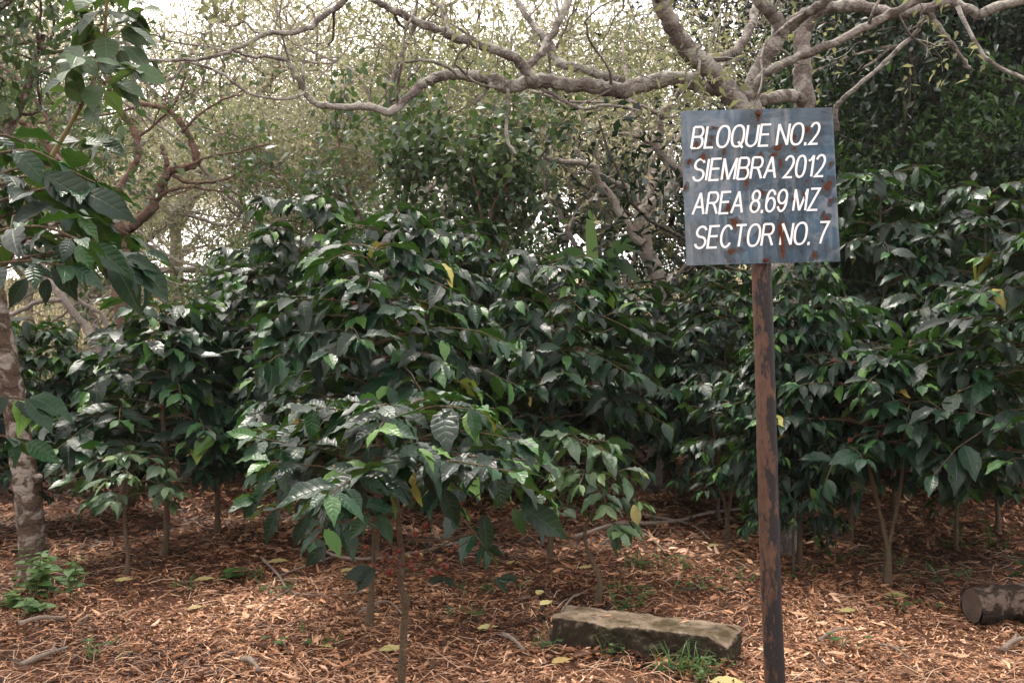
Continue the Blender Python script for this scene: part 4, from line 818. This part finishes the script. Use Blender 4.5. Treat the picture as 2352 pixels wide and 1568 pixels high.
def sign():
    root = empty('plantation_sign', (.818, 3.03, 0), (R(-4), R(-.87), 0)); tag(root, 'rusty blue metal sign with white lettering on a brown pipe post', 'sign')
    rg = np.random.default_rng(9); mb = MB(); zs = np.linspace(-.25, 2.30, 40)
    mb.tube(np.stack([.0015*np.sin(zs*5), 0*zs, zs], -1), .0312*(1+.012*np.sin(zs*7)+.010*rg.normal(0, 1, 40)), 32); mb.build('post', M['post'], root)
    Wd, Hd, T = .4845, .492, .0018
    pan = MB(); nx, nz = 24, 24; xs = np.linspace(-Wd/2, Wd/2, nx+1); zz = np.linspace(-Hd/2, Hd/2, nz+1)
    Xg, Zg = np.meshgrid(xs, zz); Yg = .0011*np.sin(9*Xg+1)*np.sin(11*Zg)+.002*(Xg/.24)**4
    front = np.stack([Xg, Yg-T/2, Zg], -1).reshape(-1, 3); back = front+[0, T, 0]; k = (nx+1)*(nz+1); I = np.arange(k).reshape(nz+1, nx+1)
    q = np.stack([I[:-1, :-1], I[:-1, 1:], I[1:, 1:], I[1:, :-1]], -1).reshape(-1, 4); qs = [q, q[:, ::-1]+k]
    for e in (I[0], I[-1][::-1], I[:, 0][::-1], I[:, -1]): qs.append(np.stack([e[1:], e[:-1], e[:-1]+k, e[1:]+k], -1))
    AB = np.vstack([front, back])
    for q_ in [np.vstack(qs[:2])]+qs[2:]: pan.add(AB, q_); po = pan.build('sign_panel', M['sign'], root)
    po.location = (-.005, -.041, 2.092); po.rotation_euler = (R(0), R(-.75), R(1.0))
    yb = lambda x, z: .0011*np.sin(9*x+1)*np.sin(11*z)+.002*(x/.24)**4-T/2
    kpx = Wd/354
    # text lines: left edge, right edge, baseline and cap height in px from the panel's upper left corner
    for txt, x0, x1, yb0, cap in [('BLOQUE NO.2', 20, 322, 89, 54), ('SIEMBRA 2012', 20, 331, 165, 54), ('AREA 8.69 MZ', 17, 316, 243, 54), ('SECTOR NO. 7', 18, 333, 321, 54)]:
        me_ = MB(); pen = 0.0; polys = []
        for ch in txt:
            if ch == ' ': pen += .23; continue
            w, strokes = GLYPH[ch]
            for st_ in strokes: polys.append(np.array([(pen+a*w, b) for a, b in st_]))
            pen += w+.128
        ink = .049; tot = max((p[:, 0]+.175*p[:, 1]).max() for p in polys)+ink; sx = (x1-x0)/tot
        for n_, p in enumerate(polys):
            p = p[np.concatenate([[True], np.linalg.norm(np.diff(p, axis=0), axis=1) > 1e-5])]
            tg = np.diff(p, axis=0); tg = tg/np.linalg.norm(tg, axis=1, keepdims=True); nn = np.stack([-tg[:, 1], tg[:, 0]], -1)
            closed = np.allclose(p[0], p[-1]); a_ = np.vstack([nn[-1:] if closed else nn[:1], nn]); b_ = np.vstack([nn, nn[:1] if closed else nn[-1:]])
            m_ = a_+b_; m_ = m_/np.maximum((m_*a_).sum(1, keepdims=True), .45)
            off = m_*ink*[1.0, 1.0]; A, Bq = p+off, p-off
            pts = np.stack([A, Bq], 1).reshape(-1, 2); X = (x0+ink*sx*.5+(pts[:, 0]+.175*pts[:, 1])*sx)*kpx-Wd/2; Z = Hd/2-(yb0-ink*cap*.9-pts[:, 1]*(cap*(1-1.8*ink)))*kpx+(X/Wd)*.006
            k_ = len(p); me_.add(np.stack([X, yb(X, Z)-.0012-.00004*n_, Z], -1), [(2*i, 2*i+1, 2*i+3, 2*i+2) for i in range(k_-1)])
        lo_ = me_.build('lettering', M['white'], po, smooth=False); lo_['label'] = 'white italic lettering reading ' + txt
    # rust patches: centre x, y and half sizes in px from the panel's upper left
    rb, hb = MB(), MB()
    for cx, cy, a, b in [(178, 8, 6, 7), (180, 22, 5, 6), (52, 49, 5, 9), (76, 42, 5, 4), (290, 50, 8, 9), (34, 82, 6, 9), (70, 65, 5, 4), (66, 78, 5, 5), (223, 92, 11, 9), (213, 108, 8, 6), (97, 99, 5, 7), (48, 111, 7, 12), (181, 108, 5, 8), (15, 120, 6, 8), (180, 125, 4, 4), (226, 128, 5, 10), (262, 68, 5, 6), (260, 94, 4, 5), (334, 184, 11, 13), (95, 152, 5, 6), (147, 146, 9, 10), (146, 172, 7, 8), (262, 150, 4, 5), (343, 132, 4, 4), (322, 172, 3, 4), (180, 196, 6, 9), (101, 229, 8, 9), (224, 225, 5, 8), (252, 212, 4, 5), (278, 207, 5, 9), (340, 218, 6, 5), (114, 264, 10, 11), (221, 300, 10, 42), (326, 262, 8, 8), (320, 252, 4, 6), (176, 284, 9, 11), (196, 286, 6, 6), (104, 330, 9, 8), (294, 344, 6, 9), (186, 354, 6, 5), (240, 319, 5, 4), (126, 325, 4, 3), (100, 352, 3, 3), (4, 180, 4, 9), (140, 304, 5, 5), (300, 60, 3, 4), (285, 172, 3, 4), (60, 200, 2, 3), (160, 230, 3, 3), (80, 300, 3, 3)]:
        an = np.linspace(0, 2*math.pi, 21)[:-1]; rr = 1+.22*np.sin(an*2+rg.random()*6)+.15*np.sin(an*3+rg.random()*6)+.10*rg.normal(0, 1, 20)
        px = np.clip(np.concatenate([[cx], cx+a*.8*rr*np.cos(an)]), 1, 353); pz = np.clip(np.concatenate([[cy], cy+b*.85*rr*np.sin(an)]), 1, 358)
        X = px*kpx-Wd/2; Z = Hd/2-pz*kpx
        h_ = 1.35+.25*np.sin(an*2+rg.random()*6)+.12*rg.normal(0, 1, 20); hx = np.clip(np.concatenate([[cx], cx+(a+2)*rr*h_*np.cos(an)]), 1, 353); hz = np.clip(np.concatenate([[cy], cy+2+(b+2)*rr*h_*np.sin(an)]), 1, 358); HX = hx*kpx-Wd/2; HZ = Hd/2-hz*kpx
        hb.add(np.stack([HX, yb(HX, HZ)-.0004-.000004*len(hb.v), HZ], -1), None, [(0, 1+(j+1) % 20, 1+j) for j in range(20)])
        if rg.random() < .45: rb.add(np.stack([X[0]+(X-X[0])*.55, yb(X, Z)-.0022, Z[0]+(Z-Z[0])*.7], -1), None, [(0, 1+(j+1) % 20, 1+j) for j in range(20)])
        rb.add(np.stack([X, yb(X, Z)-.0008, Z], -1), None, [(0, 1+(j+1) % 20, 1+j) for j in range(20)])
    rb.build('rust_patches', M['rust'], po, smooth=False)['kind'] = 'stuff'; hb.build('lifted_paint', M['lifted'], po, smooth=False)['kind'] = 'stuff'
    for zc in (Hd/2-.016, -Hd/2+.010):
        bb = MB(); bb.tube([(.005, yb(.005, zc)-.0005, zc), (.005, yb(.005, zc)-.006, zc)], .0075, 6); bb.tube([(.005, yb(.005, zc)-.0055, zc), (.005, yb(.005, zc)-.010, zc)], .0042, 10); bb.build('bolt', M['rust'], po, smooth=False)
sign()

# ------------------------------------------------------------------ block, log, sticks and small plants on the ground
def block():
    rg = np.random.default_rng(2); a = math.atan2(4.83-5.15, 1.107-.203); Lx, Ly, Lz = .925, .26, .195
    from mathutils import noise as mn
    nx, ny, nz = 110, 32, 20; mb = MB()
    def face(f, n, m):
        A, Bv = np.meshgrid(np.linspace(0, 1, n+1), np.linspace(0, 1, m+1)); V = np.stack(f(A, Bv), -1).reshape(-1, 3); I = np.arange((n+1)*(m+1)).reshape(m+1, n+1)
        return V, np.stack([I[:-1, :-1], I[:-1, 1:], I[1:, 1:], I[1:, :-1]], -1).reshape(-1, 4)
    fs = [face(lambda A, Bv: (A*Lx, Bv*Ly, 0*A+Lz), nx, ny), face(lambda A, Bv: (A*Lx, 0*A, Bv*Lz), nx, nz), face(lambda A, Bv: ((1-A)*Lx, 0*A+Ly, Bv*Lz), nx, nz), face(lambda A, Bv: (0*A, (1-A)*Ly, Bv*Lz), ny, nz), face(lambda A, Bv: (0*A+Lx, A*Ly, Bv*Lz), ny, nz)]
    for V, q in fs:
        c = np.array([Lx/2, Ly/2, Lz/2]); h = c-.012; dlt = V-c; inner = np.clip(dlt, -h, h); o = dlt-inner; ln = np.linalg.norm(o, axis=1, keepdims=True)
        V2 = c+inner+np.where(ln > 1e-6, o/np.maximum(ln, 1e-6)*.012, 0)
        nz_ = .013*np.sin(V2[:, :1]*17+V2[:, 2:]*9)*np.sin(V2[:, 1:2]*23+1)+.006*np.sin(V2[:, :1]*41+V2[:, 1:2]*37+V2[:, 2:]*29)
        fr = np.array([[mn.fractal(Vector(p*9+3), 1.0, 2.0, 5), mn.fractal(Vector(p*34), .8, 2.0, 3)] for p in V2]); nz_ = nz_+(.012*fr[:, :1]+.007*fr[:, 1:])
        V2 = V2+nz_*nrm(V2-c-inner*.75)*np.array([1, 1, .5])
        # broken corner at the near right end, sunken left end
        k = np.clip((V2[:, 0]-.86*Lx)/(.14*Lx), 0, 1)*np.clip((Ly*.6-V2[:, 1])/(Ly*.6), 0, 1); V2[:, 2] -= .055*k*(V2[:, 2]/Lz); V2[:, 0] -= .03*k*(V2[:, 2]/Lz); k2 = np.exp(-((V2[:, 0]-.30)/.06)**2)*np.clip((.05-V2[:, 1])/.05, 0, 1)*(V2[:, 2] > .1); V2[:, 2] -= .02*k2
        mb.add(V2, q)
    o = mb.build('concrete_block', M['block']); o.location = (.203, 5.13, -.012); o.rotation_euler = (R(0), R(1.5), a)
    tag(o, 'long mossy concrete block lying on the leaf litter left of the sign post', 'concrete block')
block()
def log():
    p0 = P(2231, 1402, 5.66); ax = nrm([1, .12, .0]); root = empty('fallen_log', (p0[0], p0[1], .103), (0, 0, math.atan2(.12, 1))); tag(root, 'sawn log with peeling bark lying at the right edge', 'log')
    mb = MB(); xs = np.linspace(0, 1.25, 70); rg = np.random.default_rng(6); mb.tube(np.stack([xs, .01*np.sin(xs*4), .006*np.sin(xs*7)], -1), .104, 56, cap=False)
    from mathutils import noise as mn
    V_ = mb.v[-1]; rd = V_*[0, 1, 1]; mb.v[-1] = V_+nrm(rd)*np.array([[.010*mn.fractal(Vector((p[0]*5, p[1]*22, p[2]*22)), 1.0, 2.0, 5)+.012*(mn.noise(Vector((p[0]*7, p[1]*11, p[2]*11))) > .1)-.006] for p in V_]); mb.build('bark', M['log'], root)
    for x, n in ((.004, 1), (1.246, -1)):
        cb = MB(); an = np.arange(28)*2*math.pi/28; V = [[x, 0, 0]]+[[x+.004*math.sin(3*a), f*math.cos(a), f*math.sin(a)] for f in (.05, .0985) for a in an]
        t = [(0, 1+(j+1) % 28, 1+j) for j in range(28)]; q = [(1+j, 1+(j+1) % 28, 29+(j+1) % 28, 29+j) for j in range(28)]
        cb.add(V, q, t); cb.build('cut_end', M['cut'], root)
log()
def fallen(label, parts, px, group='fallen branches on the leaf litter'):
    mb = MB(); rg = np.random.default_rng(len(label)+len(parts)); c = ground_pt(*parts[0][0]); 
    for pi, kn in enumerate(parts):
        q = [ground_pt(u, v) for u, v in kn]; q = np.array([[a[0], a[1], gz(a[0], a[1])+.042+.02*math.sin(i*1.7+pi)] for i, a in enumerate(q)]); q = spline(q, 5)-c
        r = px*1.05*np.mean([CAMZ*F/(v-784) for _, v in kn])/F/2*(.6 if pi else 1)
        mb.tube(q, np.linspace(r, r*.5, len(q))*(1+.08*rg.normal(0, 1, len(q))), 7)
    o = mb.build('fallen_branch', M['stick']); o.location = c; tag(o, label, 'branch', group)
fallen('long forked dead branch lying behind the concrete block', [[(1320, 1240), (1415, 1217), (1492, 1212), (1559, 1203), (1631, 1191), (1741, 1176)], [(1405, 1176), (1492, 1198), (1583, 1210), (1631, 1248)], [(1430, 1222), (1490, 1240), (1530, 1280)]], 11)
fallen('thin dead branch lying behind the stem of the berried bush', [[(700, 1247), (769, 1293), (861, 1296), (953, 1279), (1091, 1252)], [(769, 1293), (660, 1325), (630, 1330)]], 7)
fallen('crooked thin twig on the litter left of the berried bush stem', [[(599, 1289), (640, 1335), (668, 1367), (746, 1372), (830, 1376)], [(668, 1367), (610, 1400), (570, 1420)]], 6)
fallen('short curved stick beside the thin stem behind the berried bush', [[(826, 1418), (870, 1402), (900, 1395), (930, 1420)]], 7)
fallen('short pale stub of wood at the bottom edge left of the berried bush', [[(560, 1535), (575, 1545), (598, 1558)]], 15)
fallen('pale broken branch at the lower left corner', [[(48, 1543), (104, 1528), (159, 1498)], [(118, 1522), (125, 1500), (122, 1490)]], 13)
fallen('pale stick at the right edge below the log', [[(2303, 1505), (2330, 1490), (2375, 1470)], [(2330, 1490), (2334, 1470), (2336, 1462)]], 13)
fallen('thin forked stick right of the sign post near the bottom', [[(2010, 1500), (2050, 1515), (2090, 1530)], [(2050, 1515), (2085, 1512)]], 7)
fallen('pale straight stick between the sign post and the log', [[(1880, 1490), (1920, 1475), (1960, 1460)]], 8)
fallen('dark stick close to the left end of the concrete block', [[(1155, 1478), (1175, 1495), (1205, 1512)]], 12)
fallen('long thin stick left of the concrete block end', [[(1290, 1430), (1310, 1410), (1325, 1390), (1345, 1382)]], 6)
fallen('long brown curled bark strip at lower left', [[(45, 1458), (90, 1450), (150, 1438)]], 14)

YG = 'yellow fallen leaves on the litter'
def one_leaf(u, v, L, rot, tint, label, tp, mat='yellow', name='fallen_leaf'):
    mb = MB(); mb.leaves(tp, [[-L/2, 0, 0]], [[1, 0, 0]], [[0, 0, 1]], L, tint); o = mb.build(name, M[mat]); c = ground_pt(u, v)
    o.location = (c[0], c[1], float(gz(c[0], c[1]))+.038); o.rotation_euler = (R(8), R(-6), rot); tag(o, label, 'leaf', YG)
FL = leaf_tpl(8, 2, .52, .06, .15, .02, 4, 1); 
for i, (u, v, L, rt, ti) in enumerate([(285, 1350, .13, .3, .7), (470, 1338, .14, .2, .6), (900, 1500, .14, .1, .8), (745, 1497, .10, 2.9, .7), (1120, 1455, .12, .2, .9), (1240, 1378, .10, 1.2, .8), (1255, 1405, .11, .8, .9), (1180, 1300, .12, 0, .7), (1110, 1278, .12, 3, .7), (800, 1320, .12, .5, .6), (640, 1295, .16, .1, .7), (1640, 1260, .11, .4, .7), (1770, 1225, .13, .1, .7), (1700, 1268, .12, 2.8, .6), (1950, 1415, .12, 0, .6), (2060, 1375, .14, -.4, .6), (1345, 1320, .10, .3, .6), (1880, 1250, .12, .2, .5), (2100, 1170, .12, .1, .7), (450, 1400, .10, .6, .4)]):
    one_leaf(u, v, L, rt, ti, 'pale yellow-green fallen leaf lying on the brown leaf litter', FL)
one_leaf(1290, 1535, .115, .5, .1, 'ochre yellow leaf at the left end of the concrete block', FL)
one_leaf(1670, 1580, .16, -.2, .6, 'large yellow leaf at the bottom edge left of the sign post', FL)
mbh = MB(); mbh.leaves(COFFEE_HI[2], [[0, 0, 0]], [[.25, -.1, -1]], [[0, -1, .2]], .135, 1.0); hl = mbh.build('hanging_leaf', M['yellow']); hl.location = tuple(P(1455, 1158, 5.8)); tag(hl, 'yellowing leaf hanging from the knee-high bush behind the concrete block', 'leaf')

def tuft(name, label, u, v, n, hmin, hmax, rad, cat, seed, broad=0, zl=0.0, sq=.5):
    rg = np.random.default_rng(seed); c = ground_pt(u, v); mb = MB()
    for _ in range(n):
        a = rg.random()*6.28; L = rg.uniform(hmin, hmax); b = np.array([rg.normal(0, rad), rg.normal(0, rad*sq), 0]); d = np.array([math.cos(a), math.sin(a), 0])
        pts = [b, b+d*L*.15+UP*L*.5, b+d*L*.45+UP*L*.85, b+d*L*.8+UP*L*.8]; w = rg.uniform(.002, .0045); s = np.cross(d, UP); V = []
        for i, p in enumerate(pts): ww = w*(1-i/3.3); V += [p-s*ww, p+s*ww]
        mb.add(V, [(2*i, 2*i+1, 2*i+3, 2*i+2) for i in range(3)], None, None, float(rg.random()))
    for _ in range(broad):
        b = np.array([rg.normal(0, rad*1.8), rg.normal(0, rad*sq), 0]); h = rg.uniform(.03, .09); top = b+UP*h+np.append(rg.normal(0, .02, 2), 0); mb.tube([b, top], .0013, 4, .4, cap=False)
        for j in range(5):
            a = rg.random()*6.28; mb.leaves(OVATE[j % 4], [b+(top-b)*rg.uniform(.4, 1)], [[math.cos(a), math.sin(a), .2]], [UP], rg.uniform(.02, .04), rg.random())
    o = mb.build(name, M['weed']); o.location = (c[0], c[1], float(gz(c[0], c[1]))); tag(o, label, cat)
tuft('grass_tuft', 'green grass tuft growing against the front of the concrete block', 1555, 1550, 44, .08, .21, .055, 'grass', 31, 14)
tuft('grass_tuft', 'sparse grass blades at the front left of the concrete block', 1415, 1515, 16, .08, .18, .04, 'grass', 32, 8)

def herb(label, u, v, n, hmax, size, seed, cat='weed', spread=.12, tpl=OVATE, mat='weed', name='weed_plant'):
    rg = np.random.default_rng(seed); c = ground_pt(u, v); root = empty(name, (c[0], c[1], float(gz(c[0], c[1])))); tag(root, label, cat); sm, lm = MB(), MB()
    for k in range(n):
        b = np.array([rg.normal(0, spread), rg.normal(0, spread*.5), 0]); h = hmax*rg.uniform(.5, 1); top = b+UP*h+np.append(rg.normal(0, .05, 2), 0); st = spline([b, (b+top)/2+rg.normal(0, .01, 3), top], 4); sm.tube(st, np.linspace(.004, .0018, len(st)), 5, cap=False)
        for i in range(2, len(st)):
            for j in range(2):
                a = i*1.57+j*3.14+rg.normal(0, .3); x = nrm([math.cos(a), math.sin(a), rg.uniform(-.2, .5)]); lm.leaves(tpl[(i+j) % len(tpl)], [st[i]], [x], [nrm(UP+rg.normal(0, .25, 3))], size*rg.uniform(.6, 1.2)*(.6 if i == len(st)-1 else 1), float(np.clip(.3+.08*i+rg.normal(0, .15), 0, 1)))
    sm.build('stem', M['twiggreen'], root); lm.build('foliage', M[mat], root)
herb('leafy green weed growing at the foot of the spotted trunk', 115, 1390, 8, .32, .10, 51)
herb('low weed left of the spotted trunk foot weeds', 60, 1420, 5, .14, .09, 52)
herb('single green seedling with broad leaves left of the berried bush stem', 540, 1330, 1, .12, .115, 53, 'seedling', .01)
herb('small seedling behind the concrete block', 1430, 1415, 3, .16, .05, 54, 'seedling', .06)
herb('dark weed below the V-stemmed bush towards the right', 2230, 1250, 5, .35, .06, 55, 'weed', .15)
herb('small leafy weed at the front of the concrete block towards the sign post', 1640, 1566, 5, .12, .035, 56, 'weed', .06)
def fingered(label, u, v):
    c = ground_pt(u, v); root = empty('weed_plant', tuple(c)); tag(root, label, 'weed'); sm, lm = MB(), MB(); sm.tube([[0, 0, 0], [0, 0, .14], [-.02, 0, .24]], .005, 6)
    rg = np.random.default_rng(5)
    for k in range(14):
        a = k*2.4; lm.leaves(LANCE[k % 3], [[-.02, 0, .10+.011*k]], [[math.cos(a), math.sin(a), .15+.03*k]], [UP], rg.uniform(.16, .22), rg.random()*.5)
    sm.build('stem', M['twiggreen'], root); lm.build('foliage', M['bright'], root)
fingered('dark green weed with long finger leaves at the right edge above the log', 2375, 1370)

def banana():
    Dp = 11.6; x = X_at(1365, Dp); root = empty('banana_plant', (x, Dp, 0)); tag(root, 'small banana plant with one pale upright leaf behind the middle bushes', 'banana plant')
    sm, lm = MB(), MB(); sm.tube([[0, 0, 0], [.02, 0, 1.0], [-.02, 0, 2.2]], [.09, .08, .05], 10); sm.build('stem', M['banana'], root)
    def bl(pts, w, tint):
        q = spline(pts, 4); n = len(q); V = []; uv = []
        for i, p in enumerate(q):
            t = nrm(q[min(i+1, n-1)]-q[max(i-1, 0)]); s = nrm(np.cross(t, [0, 1, .3])); ww = w*math.sin(math.pi*(.06+.92*i/(n-1)))**.6
            for e in (-1, 0, 1): V.append(p+s*e*ww+np.array([0, 0, -.12*abs(e)*ww])); uv.append((i/(n-1), (e+1)/2))
        lm.add(V, [(3*i+j, 3*i+3+j, 3*i+4+j, 3*i+1+j) for i in range(n-1) for j in (0, 1)], None, uv, tint)
    bl([[0, 0, 2.2], [-.03, -.02, 2.7], [-.06, -.05, 3.12]], .07, 1.0)
    for e, h, tt in ((.75, 2.72, .45), (.55, 2.5, .3), (-.6, 2.62, .4), (-.5, 2.4, .2), (.3, 2.45, .25)): bl([[0, 0, 2.1], [e*.18, -.1, (2.1+h)/2+.12], [e*.42, -.2, h], [e*.68, -.25, h-.08], [e*.9, -.3, h-.26]], .075, tt)
    lm.build('foliage', M['banana'], root)
banana()
def agave():
    c = P(135, 905, 10.5); root = empty('spiky_plant', (c[0], c[1], 0)); tag(root, 'spiky-leaved plant in front of the dry hillside at left', 'spiky plant'); sm, lm = MB(), MB()
    rg = np.random.default_rng(7); sm.tube([[0, 0, 0], [0, 0, c[2]-.05]], .04, 8); sm.build('stem', M['bark_dark'], root)
    for k in range(22):
        a = k*2.4; lm.leaves(leaf_tpl(4, 1, .13, .15, .3), [[0, 0, c[2]-.1]], [[math.cos(a), math.sin(a), rg.uniform(.2, 2.5)]], [nrm(np.array([-math.cos(a), -math.sin(a), .5]))], rg.uniform(.22, .36), rg.random())
    lm.build('foliage', M['bright'], root)
agave()

def hillside_grass():
    rg = np.random.default_rng(19); n = 30000; mb = MB(); y = 15.5+40*rg.random(n)**1.5; u = rg.uniform(-400, 1700, n); x = (u-1176)/F*y; z = gz(x, y)
    az = rg.random(n)*6.28; X = np.stack([np.cos(az)*.6, np.sin(az)*.6, np.ones(n)], -1); Z = np.stack([np.cos(az), np.sin(az), np.full(n, .2)], -1)
    mb.leaves(tri_leaf(.10, .0, .25), np.stack([x, y, z-.02], -1), X, Z, rg.uniform(.15, .5, n), rg.random(n))
    tag(mb.build('dry_grass', M['drygrass']), 'dry straw-coloured grass on the hillside behind the plantation', 'grass', kind='stuff')
hillside_grass()

def haze():
    mb = MB(); x0, x1, y0, y1, z0, z1 = -140, 140, -45, 130, -1.5, 26
    V = [(x, y, z) for z in (z0, z1) for x, y in ((x0, y0), (x1, y0), (x1, y1), (x0, y1))]
    mb.add(V, [(0, 3, 2, 1), (4, 5, 6, 7), (0, 1, 5, 4), (1, 2, 6, 5), (2, 3, 7, 6), (3, 0, 4, 7)])
    m, nt, out = new_mat('thin_haze'); v = node(nt, 'ShaderNodeVolumePrincipled', {'Color': (.96, .93, .90, 1), 'Density': .0005, 'Anisotropy': .3}); nt.links.new(v.outputs[0], out.inputs['Volume'])
    tag(mb.build('haze', m, smooth=False), 'thin pale haze hanging between the far trees', 'haze', kind='stuff')
haze()
